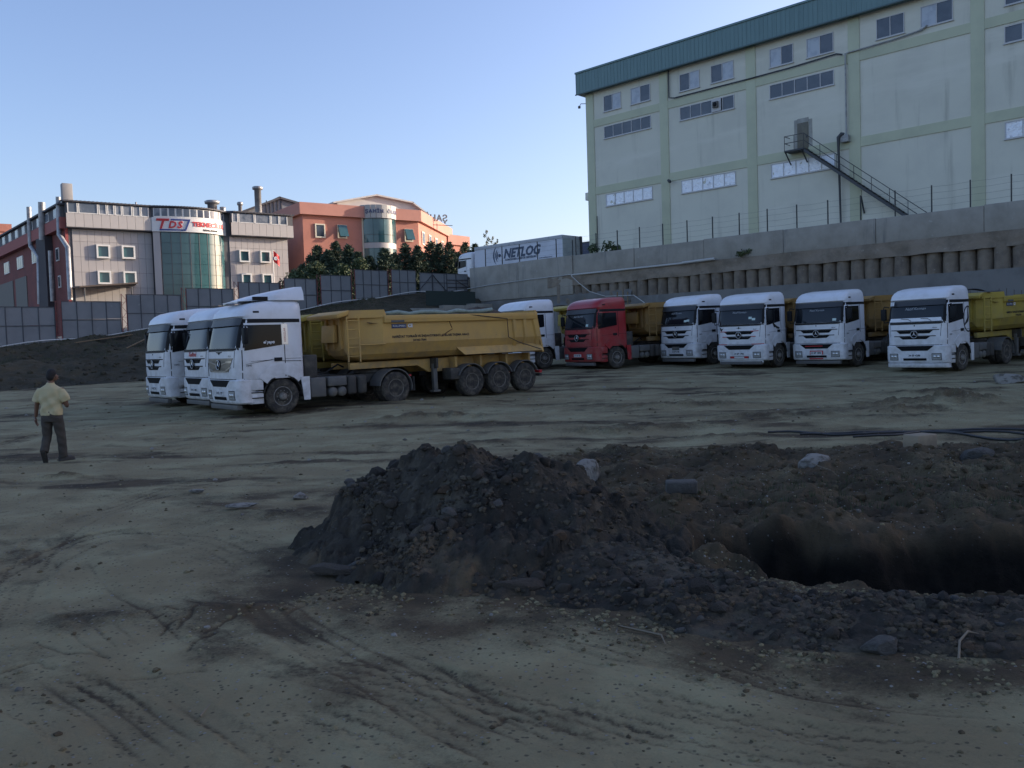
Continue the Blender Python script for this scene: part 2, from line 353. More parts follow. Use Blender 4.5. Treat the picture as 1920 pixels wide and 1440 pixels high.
for ti, T in enumerate(TRACKS):
    T = smooth_poly(T); D2 = np.full(GX.shape, 9.); A2 = np.zeros(GX.shape); S2 = np.zeros(GX.shape); acc = 0.
    for i in range(len(T)-1):                             # only the block of the grid round each short piece of the track
        (ax, ay), (bx, by) = T[i], T[i+1]; L = math.hypot(bx-ax, by-ay); y0, y1 = min(ay, by)-.5, max(ay, by)+.5; x0, x1 = min(ax, bx)-.5, max(ax, bx)+.5
        r0, r1 = np.searchsorted(yy, (y0, y1)); ua = min(x0/(max(y0, 1.6)+3), x0/(y1+3)); ub = max(x1/(max(y0, 1.6)+3), x1/(y1+3)); c0, c1 = np.searchsorted(uu, (ua, ub))
        if r1 > r0 and c1 > c0 and L > 1e-6:
            X_, Y_ = GX[r0:r1, c0:c1], GY[r0:r1, c0:c1]; t_ = np.clip(((X_-ax)*(bx-ax)+(Y_-ay)*(by-ay))/(L*L), 0, 1); dd = np.hypot(X_-ax-t_*(bx-ax), Y_-ay-t_*(by-ay)); mm = dd < D2[r0:r1, c0:c1]
            D2[r0:r1, c0:c1][mm] = dd[mm]; A2[r0:r1, c0:c1][mm] = (acc+t_*L)[mm]; S2[r0:r1, c0:c1][mm] = np.sign((X_-ax)*(by-ay)-(Y_-ay)*(bx-ax))[mm]
        acc += L
    m = (D2 < .48).ravel()
    if not m.any(): continue
    d = D2.ravel()[m]; al = A2.ravel()[m]; s_ = d*S2.ravel()[m]
    Lt = float(sum(math.hypot(T[i+1][0]-T[i][0], T[i+1][1]-T[i][1]) for i in range(len(T)-1))); fade = sstep(.02, .7, al)*sstep(Lt-.02, Lt-.7, al)*sstep(-.42, .0, fbm(gx[m], gy[m], .5, 3, 200+ti))*(1-ch[m])
    w = .27; dep = .010+.008*((ti*37) % 5)/5
    ins_ = sstep(w+.05, w-.02, d)
    sj = s_+.010*np.sign(np.sin(al*2*pi/.11))*(ti % 3 != 1)+.02*fbm(al, s_*0, 2.5, 2, 210+ti)
    sp = .11+.02*(ti % 3); gro = np.exp(-(((sj/sp+.3*ti) % 1.0-.5)*sp/.015)**2)*sstep(-.3, .1, fbm(al*.8, np.round(sj/sp), 1., 2, 230+ti))
    prof = -dep*.45*ins_ - .0045*ins_*gro + .005*np.exp(-((d-w-.05)/.05)**2)
    z[m] += prof*fade*1.25; soil[m] += fade*ins_*(.10+.42*gro+.16*fbm(al*.7, s_*6, 1., 3, 250+ti))*(1 if ti not in (8, 9) else .5)
    tr_w[m] = np.maximum(tr_w[m], fade*ins_)
# cracked mud plates and dry cracks
def crack(P, dep, w):
    T = [(lambda q: (q.x, q.y))(onz(a, b, 0)) for a, b in P]; xs = [p[0] for p in T]; ys = [p[1] for p in T]
    m = (gx > min(xs)-.2) & (gx < max(xs)+.2) & (gy > min(ys)-.2) & (gy < max(ys)+.2)
    if m.any():
        d, _, _, _ = poly_dist(gx[m]+.03*fbm(gx[m], gy[m], 9, 2, 301), gy[m]+.03*fbm(gx[m], gy[m], 9, 2, 302), T)
        k = np.exp(-(d/w)**2); z[m] -= dep*k; soil[m] += .4*k
for P in ([(310,1150),(345,1153),(380,1148),(430,1150),(455,1148)],[(385,1190),(420,1170),(470,1150),(480,1135)],[(330,1185),(360,1160),(372,1142)],[(300,1195),(318,1178),(350,1165)],[(350,1225),(372,1205),(400,1192)],[(280,1170),(310,1160)],
          [(540,1150),(580,1128)],[(120,1180),(160,1220),(200,1245)],[(60,1210),(130,1235),(200,1240)],[(0,1270),(60,1250),(100,1262)],[(230,1278),(300,1270),(380,1262)],[(925,1360),(950,1340),(970,1345)],[(360,1128),(400,1138),(430,1143)]):
    crack(P, .012, .014)
# rough clods strip and patches
LP1 = lumps(gx, gy, .32, 15); LP2 = lumps(gx, gy, .14, 20); PF = fbm(gx, gy, 3, 3, 16)
for (cx, cy, sx, sy, a) in [(-1.97,22.2,1.6,.5,.22),(-7.6,14.3,.45,.14,.09),(-3.2,6.3,.7,.35,.05),(-2.1,6.4,.5,.16,.06),(-2.9,10.2,1.2,.6,.05),(3.2,19,2.6,.7,.10),(6.5,20.5,3,.6,.12),(10.5,22,2.5,.6,.12),(4,24,2.5,.8,.12),(-1.5,12.5,1.2,.4,.05),(11.2,21.8,1.6,.7,.22),(2.0,18.5,1.2,.4,.08),(5.5,23.5,1.6,.5,.10),(8.5,19.2,1.8,.5,.10),(12.5,25,2.2,.6,.14),(1.2,25.5,1.8,.5,.08),(7.2,27,2.2,.6,.08),(9.8,20.6,1.0,.4,.12),(-.5,17.2,1.3,.35,.06),(4.2,17.0,1.4,.35,.08)]:
    k = np.exp(-((gx-cx)/sx)**2-((gy-cy)/sy)**2); z += k*a*(.35+.8*LP1+.35*LP2); soil = np.maximum(soil, k*(.75+.5*PF))
# wheel-churned lane, a darker strip of bare soil before the far trucks
k = sstep(1.6, .2, np.abs(gy-(20.0+.18*gx)+1.5*fbm(gx, gy, .3, 3, 18)))*sstep(-2, 3, gx); soil = np.maximum(soil, .55*k*(1+fbm(gx, gy, 1.2, 3, 19)))
# pit
insP = in_poly(gx+.10*fbm(gx, gy, 1.3, 4, 21), gy+.10*fbm(gx, gy, 1.3, 4, 22), PIT); dP, _, _, _ = poly_dist(gx, gy, PIT+[PIT[0]])
dPn = dP+.05*fbm(gx, gy, 2.6, 4, 24, .6); dep = np.where(insP, 1.75*sstep(-.10, 1.05, dPn)+.14*fbm(gx, gy, 2.4, 5, 23, .6), 0); z -= np.maximum(dep, 0); soil = np.where(insP, 1.3+.75*sstep(-.02, .34, dP), soil)  # soil value raised towards the floor to paint in the pit's deep shade
mb_ = (gx > -3.6) & (gx < 8) & (gy > 4.2) & (gy < 11); ht = np.full(gx.shape, 9.); ht[mb_] = heap_h(gx[mb_], gy[mb_])[1]; soil = np.maximum(soil, np.where(insP, 0, sstep(2.3, 1.2, ht)*(.85+.6*fbm(gx, gy, 3, 3, 63))))
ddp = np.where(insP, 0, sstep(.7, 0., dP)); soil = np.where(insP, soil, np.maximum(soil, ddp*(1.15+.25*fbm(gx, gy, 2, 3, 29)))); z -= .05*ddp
gidx = np.arange((NU+1)*(NV+1)).reshape(NV+1, NU+1)
GQ = np.stack([gidx[:-1, :-1], gidx[:-1, 1:], gidx[1:, 1:], gidx[1:, :-1]], -1).reshape(-1, 4)
ZG = z.reshape(NV+1, NU+1)
def ground_z(x, y):                       # height of the built ground under a point
    v = np.interp((y+3)**-.5, q[::-1], np.arange(NV, -1, -1)); u = np.interp(x/(y+3), uu, np.arange(NU+1))
    i, j = min(int(v), NV-1), min(int(u), NU-1); a, b = v-i, u-j
    return float(ZG[i, j]*(1-a)*(1-b)+ZG[i, j+1]*(1-a)*b+ZG[i+1, j]*a*(1-b)+ZG[i+1, j+1]*a*b)

def soil_material(name, pale, pale2, dark, dark2, fine=1., PEBC=(.24, .235, .21)):
    m = bpy.data.materials.new(name); m.use_nodes = True; t = m.node_tree; N = t.nodes; L = t.links; b = N['Principled BSDF']
    b.inputs['Roughness'].default_value = .95; b.inputs['Specular IOR Level'].default_value = .15
    tc = N.new('ShaderNodeTexCoord').outputs['Object']
    def noise(sc, det=6, r=.6):
        n = N.new('ShaderNodeTexNoise'); n.inputs['Scale'].default_value = sc; n.inputs['Detail'].default_value = det; n.inputs['Roughness'].default_value = r; L.new(tc, n.inputs['Vector']); return n.outputs['Fac']
    def rng(v, a, c):
        n = N.new('ShaderNodeMapRange'); n.interpolation_type = 'SMOOTHSTEP'; L.new(v, n.inputs['Value']); n.inputs['From Min'].default_value = a; n.inputs['From Max'].default_value = c; return n.outputs[0]
    def mixc(f, a, c):
        n = N.new('ShaderNodeMix'); n.data_type = 'RGBA'; L.new(f, n.inputs['Factor'])
        for k_, v in (('A', a), ('B', c)):
            if isinstance(v, tuple): n.inputs[k_].default_value = (*v, 1)
            else: L.new(v, n.inputs[k_])
        return n.outputs['Result']
    def math_(op, a, c):
        n = N.new('ShaderNodeMath'); n.operation = op
        for k_, v in ((0, a), (1, c)):
            if isinstance(v, (int, float)): n.inputs[k_].default_value = v
            else: L.new(v, n.inputs[k_])
        return n.outputs[0]
    at = N.new('ShaderNodeAttribute'); at.attribute_name = 'soil'
    f = math_('ADD', at.outputs['Fac'], math_('MULTIPLY', math_('SUBTRACT', noise(1.7, 8), .5), .55))
    f = math_('ADD', f, math_('MULTIPLY', math_('SUBTRACT', noise(14, 6, .75), .5), .75))
    f = math_('ADD', f, math_('MULTIPLY', math_('SUBTRACT', noise(48, 5, .75), .5), .85))
    f = rng(f, .05, 1.0)
    P = mixc(rng(noise(.8, 8), .32, .62), pale, pale2); D = mixc(rng(noise(1.3, 6), .38, .66), dark, dark2)
    c = mixc(f, P, D)
    vo = N.new('ShaderNodeTexVoronoi'); vo.inputs['Scale'].default_value = 34; L.new(tc, vo.inputs['Vector'])
    sp = N.new('ShaderNodeSeparateColor'); L.new(vo.outputs['Color'], sp.inputs[0])
    peb = math_('MULTIPLY', rng(sp.outputs[0], .945, .965), rng(vo.outputs['Distance'], .42, .25))
    c = mixc(peb, c, PEBC)
    peb2 = math_('MULTIPLY', rng(sp.outputs[1], .90, .92), rng(vo.outputs['Distance'], .5, .3)); c = mixc(math_('MULTIPLY', peb2, .7), c, (.05, .045, .036))
    c = mixc(rng(at.outputs['Fac'], 1.3, 1.9), c, mixc(rng(noise(5, 6), .4, .65), (.007, .0068, .0056), (.014, .012, .009)))  # near-black for the highest values: pit shade put into the base colour
    L.new(c, b.inputs['Base Color'])
    h = math_('ADD', math_('MULTIPLY', noise(9, 8, .7), 1.0), math_('MULTIPLY', noise(55, 6, .7), .35)); h = math_('ADD', h, math_('MULTIPLY', peb, .25))
    bn = N.new('ShaderNodeBump'); bn.inputs['Strength'].default_value = .95*fine; bn.inputs['Distance'].default_value = .035
    L.new(h, bn.inputs['Height']); L.new(bn.outputs[0], b.inputs['Normal']); return m
GROUNDM = soil_material('yard_soil', (.298, .276, .166), (.225, .190, .112), (.092, .070, .043), (.048, .039, .027))
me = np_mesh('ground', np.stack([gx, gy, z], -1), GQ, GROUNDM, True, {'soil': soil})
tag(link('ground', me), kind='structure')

# spoil heap: a mesh of its own that rests on the ground
HEAPM = soil_material('spoil_soil', (.135, .098, .058), (.105, .095, .074), (.056, .051, .042), (.035, .0325, .028), 1.3, (.10, .10, .095))
hx, hy = np.meshgrid(np.linspace(-3.3, 8.2, 620), np.linspace(3.6, 11.0, 470)); fx, fy = hx.ravel(), hy.ravel()
hz, htt = heap_h(fx, fy)
ix = np.clip(np.interp(fx/(fy+3), uu, np.arange(NU+1)), 0, NU-1).astype(int); iy = np.clip(np.interp((fy+3)**-.5, q[::-1], np.arange(NV, -1, -1)), 0, NV-1).astype(int)
gzs = ZG[iy, ix]; gbase = np.clip(gzs, -.12, .05)
inpit = in_poly(fx, fy, PIT); dpp, _, _, _ = poly_dist(fx, fy, PIT+[PIT[0]])
hz2 = gbase+hz+.015; hz2 = np.where(inpit & (dpp > .12), gzs-.2, hz2)
keep = (htt < 1.2) & ~(inpit & (dpp > .16))
hid = np.arange(fx.size).reshape(hx.shape); HQ = np.stack([hid[:-1, :-1], hid[:-1, 1:], hid[1:, 1:], hid[1:, :-1]], -1).reshape(-1, 4)
HQ = HQ[keep[HQ].all(1)]; used = np.unique(HQ); remap = np.full(fx.size, -1); remap[used] = np.arange(used.size)
hs = .9+.5*fbm(fx, fy, .9, 4, 61)-.55*sstep(.05, .3, fbm(fx, fy, 1.4, 3, 62))+.75*(worley(fx, fy, 1/.115, 41)[1]-.5)+.45*(worley(fx, fy, 1/.06, 51)[1]-.5)
me = np_mesh('dirt_heap', np.stack([fx, fy, hz2], -1)[used], remap[HQ], HEAPM, True, {'soil': hs[used]})
heap = tag(link('dirt_heap', me), 'long dark heap of dug soil and stones beside the open pit', 'dirt heap')

# ------------------------------------------------------------------ stones and clods
def rock_mesh(seed, sub, m, ang=.35):
    bm = bmesh.new(); bmesh.ops.create_icosphere(bm, subdivisions=sub, radius=1.0); r = random.Random(seed)
    ax = [Vector((r.gauss(0, 1), r.gauss(0, 1), r.gauss(0, 1))).normalized() for _ in range(15)]; cut = [r.uniform(.48, .85) for _ in ax]
    for v in bm.verts:
        p = v.co.copy()
        for a, c in zip(ax, cut):
            k = p.dot(a)
            if k > c: p -= a*(k-c)*(1-ang*.25)
        p *= 1+.10*(vnoise(p.x*3+seed, p.y*3+p.z*2.3, seed))
        v.co = p
    s = Vector((r.uniform(.85, 1.25), r.uniform(.75, 1.0), r.uniform(.55, .85)))
    for v in bm.verts: v.co = Vector((v.co.x*s.x, v.co.y*s.y, v.co.z*s.z))
    me = bpy.data.meshes.new('rock'); bm.to_mesh(me); bm.free(); me.materials.append(m)
    for p in me.polygons: p.use_smooth = True
    me.set_sharp_from_angle(angle=RAD(28)); return me
STONE_G = mat('stone_grey', (.082, .080, .073), .9, var=((.05, .048, .044), 3, .4, .7), bump=(8, .6, .1))
STONE_B = mat('stone_brown', (.06, .050, .038), .95, var=((.05, .042, .034), 3, .4, .7), bump=(8, .7, .1))
STONE_O = mat('clay_clod', (.10, .066, .036), .95, var=((.06, .042, .028), 4, .4, .7), bump=(9, .8, .1))
STONE_P = mat('stone_pale', (.24, .23, .205), .9, var=((.10, .092, .075), 2.2, .45, .62), bump=(8, .6, .1))
CLOD = mat('dark_clod', (.045, .040, .034), .97, var=((.03, .028, .025), 4, .4, .7), bump=(9, .9, .1))
RK = [rock_mesh(i, 2, (STONE_B, CLOD, STONE_G, STONE_B, CLOD, STONE_B, STONE_G, CLOD, STONE_O, STONE_B)[i]) for i in range(10)]
HXN, HYN = hx.shape[1], hx.shape[0]; HZ2 = hz2.reshape(hx.shape); HTT = htt.reshape(hx.shape); HPIT = inpit.reshape(hx.shape)
def hij(x, y): return min(max(int(round((y-3.6)/7.4*(HYN-1))), 0), HYN-1), min(max(int(round((x+3.3)/11.5*(HXN-1))), 0), HXN-1)
def heap_z(x, y):
    k = hij(x, y); return float(HZ2[k]), float(HTT[k])
def in_pit(x, y): return bool(HPIT[hij(x, y)])
rr = random.Random(3); n = 0; tries = 0
while n < 295 and tries < 6000:
    tries += 1
    i = rr.randrange(len(RIDGE)-3); p = RIDGE[i]; p2 = RIDGE[i+1]; t = rr.random(); sg = rr.uniform(-.5, 1.15)
    dx, dy = p2[0]-p[0], p2[1]-p[1]; L = math.hypot(dx, dy); nx, ny = dy/L, -dx/L
    x = p[0]+dx*t+nx*sg*p[3]; y = p[1]+dy*t+ny*sg*p[3]
    hzv, tt = heap_z(x, y)
    if tt > 1.25 or in_pit(x, y): continue
    s = .028+(.085 if x < 1.6 else .05)*rr.random()**2.4
    o = link('rock', RK[rr.randrange(10)], heap, (x, y, hzv+s*.12), None, s*rr.uniform(.8, 1.15)); o.rotation_euler = (rr.uniform(-.6, .6), rr.uniform(-.6, .6), rr.uniform(0, 6.3)); n += 1
# the small stuff, joined: clods on the heap and round the pit
def scatter_clods(name, pts, m, parent=None, seed=1, lo=-.1, hi=1.0):
    r = np.random.default_rng(seed); bases = []
    for k in range(6):
        bm = bmesh.new(); bmesh.ops.create_icosphere(bm, subdivisions=1, radius=1.0)
        V = np.array([v.co[:] for v in bm.verts]); Fc = np.array([[v.index for v in f_.verts] for f_ in bm.faces]); bm.free()
        V = V*(1+.55*(r.random((len(V), 1))-.5))*np.array([1, .85, .7]); bases.append((V, Fc))
    VS, FS = [], []; off = 0
    for (x, y, zz, s) in pts:
        V, Fc = bases[r.integers(6)]; a = r.random()*6.28; c_, s_ = cos(a), sin(a)
        W = V*s; W = np.stack([W[:, 0]*c_-W[:, 1]*s_, W[:, 0]*s_+W[:, 1]*c_, W[:, 2]], -1)+np.array([x, y, zz])
        VS.append(W); FS.append(Fc+off); off += len(V)
    me = np_mesh(name, np.concatenate(VS), np.concatenate(FS), m, False); me.attributes.new('soil', 'FLOAT', 'POINT').data.foreach_set('value', np.repeat(lo+(hi-lo)*r.random(len(pts)), 12).astype(np.float32))
    return link(name, me, parent)
pts = []; toe = []
while len(pts) < 6500:
    i = rr.randrange(len(RIDGE)-2); p = RIDGE[i]; p2 = RIDGE[i+1]; t = rr.random(); sg = rr.uniform(-1.0, 1.3) if rr.random() < .8 else 1.2+.9*rr.random()**2
    dx, dy = p2[0]-p[0], p2[1]-p[1]; L = math.hypot(dx, dy); x = p[0]+dx*t+dy/L*sg*p[3]; y = p[1]+dy*t-dx/L*sg*p[3]
    hzv, tt = heap_z(x, y)
    if tt > 1.2: hzv = ground_z(x, y)
    if in_pit(x, y): continue
    (pts if tt < 1.12 else toe).append((x, y, hzv if tt < 1.12 else ground_z(x, y), .007+(.034 if tt < 1.12 else .022)*rr.random()**2.5))
scatter_clods('loose_clods', pts, HEAPM, heap, 4)['kind'] = 'stuff'
pts = []
while len(pts) < 2600:
    x = rr.uniform(-.2, 11); y = rr.uniform(8.8, 15.5)
    if abs(x) > .8*(y+3)-.2 or not in_poly(np.array([x]), np.array([y]), CH)[0] or in_poly(np.array([x]), np.array([y]), PIT)[0]: continue
    pts.append((x, y, ground_z(x, y), .015+.07*rr.random()**3))
tag(scatter_clods('soil_clods', pts, GROUNDM, None, 5, .75, 1.35), 'loose dark clods strewn over churned soil behind the pit', 'soil clods', kind='stuff')
pts = list(toe)
for _ in range(2600):
    y = 3.2+30*rr.random()**1.8; x = rr.uniform(-.62, .62)*(y+1)
    if in_pit(x, y) and y < 11: continue
    pts.append((x, y, ground_z(x, y), (.006+.018*rr.random()**4)*(1+.05*y)))
tag(scatter_clods('gravel', pts, GROUNDM, None, 6, .1, .95), 'small pebbles and crumbs scattered over the dusty yard', 'gravel', kind='stuff')
pts = []
for _ in range(230):
    y = 4.5+30*rr.random()**1.3; x = rr.uniform(-.6, .62)*(y+1)
    if in_pit(x, y) and y < 11: continue
    pts.append((x, y, ground_z(x, y), (.007+.018*rr.random()**3)*(1+.07*y)))
tag(scatter_clods('pale_chips', pts, STONE_P, None, 16), 'small pale chips and litter strewn over the yard', 'stone chips', kind='stuff')
# dark turned-soil lumps on the embankment and grass in the churned soil come further down
def big_stone(label, px, py, size, m, seed, sc=(1,1,1), rot=0., zoff=0.):
    p = onz(px, py, .05); me = rock_mesh(seed, 3, m)
    o = link('stone', me, None, (p.x, p.y, ground_z(p.x, p.y)+size*.25+zoff), rot, (size*sc[0], size*sc[1], size*sc[2]))
    return tag(o, label, 'stone', 'larger stones lying about the pit')
big_stone('pale pointed grey stone standing on the churned soil behind the heap', 1106, 884, .25, STONE_P, 121, (.9, .6, 1.5), .4, .06)
big_stone('white crusted boulder half sunk in dark soil behind the pit', 1524, 864, .31, STONE_P, 122, (1.15, .8, .75), .2, -.06)
big_stone('bluish grey flat stone right of the squared block', 1830, 852, .28, STONE_G, 103, (1.2, .7, .6), .1)
big_stone('brown cobble on the soil just below the pale pointed stone', 1112, 925, .14, STONE_O, 104, (1.2, .9, .8))
big_stone('small pale stone on the dust left of the heap', 562, 923, .13, STONE_P, 105)
big_stone('brown slab of clay at the front foot of the heap', 972, 1092, .21, STONE_B, 106, (1.2, .65, .55), .25)
big_stone('round grey stone at the left front foot of the heap', 672, 1055, .10, STONE_G, 107)
big_stone('squat brown clod lying in front of the heap at its left', 628, 1065, .20, STONE_B, 108, (1.3, .8, .5))
big_stone('grey stone at the front foot of the low heap end', 1650, 1215, .12, STONE_G, 109, (1.2, .8, .8))
big_stone('pale lump on the far right edge of the yard', 1890, 722, .5, STONE_P, 110, (1.2, .8, .6))
big_stone('flat pale flake of dried mud left of the heap', 455, 945, .17, STONE_P, 111, (1.3, .7, .22))
big_stone('small pale flake on the dust nearest the standing man', 368, 914, .12, STONE_P, 112, (1.3, .6, .35))
def block(label, px, py, L, Wd, Ht, rot, m, sink=.02, tilt=0.):
    p = onz(px, py, .05); b_ = MB().box(-L/2, L/2, -Wd/2, Wd/2, -sink, Ht-sink)
    o = b_.build('stone_block', m, None, .02); o.location = (p.x, p.y, ground_z(p.x, p.y)+.06); o.rotation_euler = (tilt, 0, rot); return tag(o, label, 'stone block')
BEIGE = mat('block_beige', (.26, .215, .15), .9, var=((.19, .16, .12), 3, .4, .7), bump=(14, .5))
block('squared beige stone block beside the black pipes', 1725, 838, .46, .3, .24, .45, BEIGE)
block('grey concrete kerb piece half buried behind the pit', 1278, 936, .36, .16, .15, -.05, STONE_G, .0, .1)
# black pipes
PIPE = mat('black_pipe', (.012, .013, .014), .45)
def pipe(label, P, r=.024):
    pts_ = []
    for a, b in smooth_poly([(lambda w_: (w_.x, w_.y))(onz(px, py, .03)) for px, py in P], 8): pts_.append((a, b, ground_z(a, b)+r*.8))
    tag(MB().tube(pts_, r, 8).build('black_pipe', PIPE), label, 'pipe', 'black pipes lying on the yard')
pipe('black plastic pipe on the yard, the one reaching farthest left', [(1990,812),(1850,806),(1700,808),(1580,812),(1490,805),(1440,806)])
pipe('black plastic pipe on the yard, nearest the beige block', [(1990,832),(1880,824),(1780,812),(1690,806),(1600,808),(1500,811)])
pipe('black plastic pipe on the yard bending behind the beige block', [(1990,822),(1880,812),(1800,812),(1740,806),(1690,813),(1600,817)])
# roots and straws
ROOT = mat('dry_root', (.17, .145, .105), .9)
for k, P in enumerate(([(1798,1255,.0),(1800,1235,.1),(1815,1225,.16),(1835,1220,.1)],[(1520,872,.1),(1560,905,.3),(1575,900,.1)],[(1155,1195,.0),(1160,1185,.05),(1240,1200,.02),(1248,1215,0)],[(1530,1020,-.3),(1545,1010,-.5)],[(375,1345,0),(395,1328,.03)])):
    pp = [(lambda w_: (w_.x, w_.y, ground_z(w_.x, w_.y)+.01+dz*.5))(onz(a, b, 0)) for a, b, dz in P]
    tag(MB().tube(pp, [.008]*(len(pp)-1)+[.003], 5).build('root', ROOT), ('pale curled root at the front of the low heap end','thin dry stalk on the soil behind the pit','dry straw curl on the ground before the heap','thin root hanging at the pit wall','short twig on the tracked ground at lower left')[k], 'root')
# ================================================================== TERRAIN AROUND THE YARD
W = Frame(0, 0, -44); H = Frame(-29.8, 50, 42.7)
ASPH = mat('street_ground', (.14, .135, .125), .95, var=((.10, .10, .09), 1.5, .4, .7), bump=(4, .3))
me = MB().grid(lambda u, v: (-2500+5000*u, -2500+5000*v, -3.2), 4, 4).mesh('terrain', ASPH); tag(link('terrain', me), kind='structure')
HB = [(-60, -.6), (-30, 0.9), (-12, 2.0), (.23, 2.68), (2.6, 2.95), (6.6, 3.35), (10.5, 3.8), (14.3, 4.25), (17.9, 4.7), (20.9, 5.15), (24, 5.6), (27.4, 6.05), (30.3, 6.35), (36, 6.65), (60, 7.2)]
def hb(s): return float(np.interp(s, [a for a, _ in HB], [b for _, b in HB]))
# street and plots behind the hoarding: climbs to the upper level
tag(MB().grid(lambda u, v: H.w(-60+97*u, .05+160*v, hb(-60+97*u)-.05), 60, 12).build('street', ASPH), kind='structure')
tag(MB().grid(lambda u, v: W.w(-53+140*u, 50.45+90*v, 7.35), 10, 6).build('upper_ground', ASPH), kind='structure')
# embankment below the hoarding
EMBM = soil_material('embankment_soil', (.088, .074, .048), (.064, .058, .040), (.046, .041, .029), (.030, .030, .022), 1.3)
NS, NY = 420, 150
es = np.linspace(-32, 36.5, NS+1); ev = np.linspace(0, 1, NY+1); ES, EV = np.meshgrid(es, ev)
blend = sstep(9, 19, ES); foot = -13.0+(9.4)*blend+1.2*fbm(ES, ES*0, .15, 3, 81)
EY = foot*(1-EV); EX_ = H.o.x+H.u.x*ES+H.n.x*EY; EYW = H.o.y+H.u.y*ES+H.n.y*EY
top = np.interp(ES, [a for a, _ in HB], [b for _, b in HB]); zf = gz(EYW)*(1-blend)+(top-1.35)*blend
prof = np.where(EV < .45, .5*sstep(0, .45, EV), .5+.5*sstep(.5, 1.0, EV)); prof = prof*(1-blend)+EV*blend
EZ = zf+(top-zf)*prof; amp = np.minimum(1, np.minimum(EV*6, (1-EV)*6+.1))
EZ = EZ+amp*(.5*np.abs(fbm(EX_, EYW, .45, 5, 82, .55))+.16*lumps(EX_, EYW, .7, 83)+.10*lumps(EX_, EYW, .3, 85)-.2)-.12*(EV < .01)
esoil = .35+.7*fbm(EX_, EYW, .5, 4, 84)
eid = np.arange(ES.size).reshape(ES.shape); EQ = np.stack([eid[:-1, :-1], eid[:-1, 1:], eid[1:, 1:], eid[1:, :-1]], -1).reshape(-1, 4)
tag(link('embankment', np_mesh('embankment', np.stack([EX_.ravel(), EYW.ravel(), EZ.ravel()], -1), EQ, EMBM, True, {'soil': esoil.ravel()})), kind='structure')
def emb_pt(s, v):
    i = int(np.clip((s+32)/68.5*NS, 0, NS)); j = int(np.clip(v*NY, 0, NY)); return (float(EX_[j, i]), float(EYW[j, i]), float(EZ[j, i]))
pts = []
for _ in range(1500):
    a = emb_pt(rr.uniform(-14, 16), rr.random()**1.3); pts.append((*a, .04+.16*rr.random()**3))
tag(scatter_clods('bank_clods', pts, EMBM, None, 9), 'dark clods and rubble over the bank below the hoarding', 'soil clods', kind='stuff')
# weeds on the bank
def weed_mesh(name, pts, m, h, seed):
    r = np.random.default_rng(seed); n = len(pts); P = np.repeat(np.array(pts), 5, 0)+r.normal(size=(n*5, 3))*np.array([.05, .05, 0]); a = r.random(n*5)*6.283; ln = h*(.4+.8*r.random(n*5)); lean = .5*r.random(n*5)
    wv = np.stack([np.cos(a+1.57), np.sin(a+1.57), a*0], -1)*(.015*h+.004)
    tip = P+np.stack([np.cos(a)*lean*ln, np.sin(a)*lean*ln, ln], -1); b0 = P-wv; b1 = P+wv
    V = np.stack([b0, b1, tip], 1).reshape(-1, 3); Q_ = np.arange(len(V)).reshape(-1, 3)
    return link(name, np_mesh(name, V, Q_, m, False))
WEED = mat('weed_green', (.040, .055, .022), .8, var=((.075, .075, .035), 1.2, .4, .7))
pts = [emb_pt(rr.uniform(-14, 26), .35+.65*rr.random()**.7) for _ in range(2600)]
tag(weed_mesh('weeds', pts, WEED, .2, 3), 'dull green weeds on the bank below the hoarding', 'weeds', kind='stuff')
pts = []
while len(pts) < 520:
    x = rr.uniform(1.6, 7.5); y = 9.2+2.6*rr.random()**1.3+.3*math.sin(x*2)
    if fbm(np.array([x]), np.array([y]), .8, 2, 5)[0] > -.02: pts.append((x, y, ground_z(x, y)))
tag(weed_mesh('grass', pts, WEED, .075, 4), 'sparse short grass along the far rim of the pit', 'grass', kind='stuff')

# ================================================================== RETAINING WALL
CONC = mat('concrete', (.325, .305, .262), .9, var=[((.25, .235, .20), .9, .35, .7), ((.15, .15, .145), 1.2, .55, .78, (1.6, 1.6, .16)), ((.36, .35, .32), 3, .62, .75)], bump=(9, .3))
CONCD = mat('concrete_dark', (.17, .168, .16), .9, var=[((.13, .13, .125), .7, .4, .65), ((.18, .185, .19), 2.2, .6, .75, (1, 1, .3))], bump=(7, .25))
BEAMM = mat('beam_muddy', (.24, .20, .155), .95, var=[((.16, .135, .105), 1.2, .4, .7), ((.30, .27, .22), 4, .6, .75)], bump=(6, .8, .05))
PILEM = mat('pile_muddy', (.21, .175, .135), .95, var=[((.13, .11, .09), 1.6, .38, .7), ((.27, .245, .21), 3.5, .6, .76)], bump=(4, 1.0, .06))
wall = tag(empty('retaining_wall', (0, 0, 0), W.a), 'tall retaining wall of muddy piles under a streaked concrete parapet', 'retaining wall')
s0 = -52.7; k = 0
while s0 < 62:
    s1 = min(s0+5.6, 62); lo = 5.55 if s0 < -46 else (6.3 if s0 < -42 else 6.98)
    off = .012*((k*7) % 3)
    b_ = MB().box(s0+.012, s1-.012, 49.98-off-(.10 if s0 < -42 else 0), 50.45, lo, 8.40+.02*((k*5) % 3)); b_.build('parapet_panel', CONC, wall, .02); s0 = s1; k += 1
def rough_beam(s0, s1, z0, z1, D, dep, seed, n=200, nz=5):
    def fn(u, v):
        s = s0+(s1-s0)*u; z_ = z0+(z1-z0)*v+(.10*float(fbm(np.array([s]), np.array([seed]), .6, 3, seed)[0]) if v == 0 else 0)
        return (s, D-dep*(.6+1.2*float(fbm(np.array([s]), np.array([v*1.2]), .9, 4, seed)[0])), z_)
    m_ = MB().grid(fn, n, nz); m_.box(s0, s1, D+.05, D+.4, z0+.1, z1); return m_
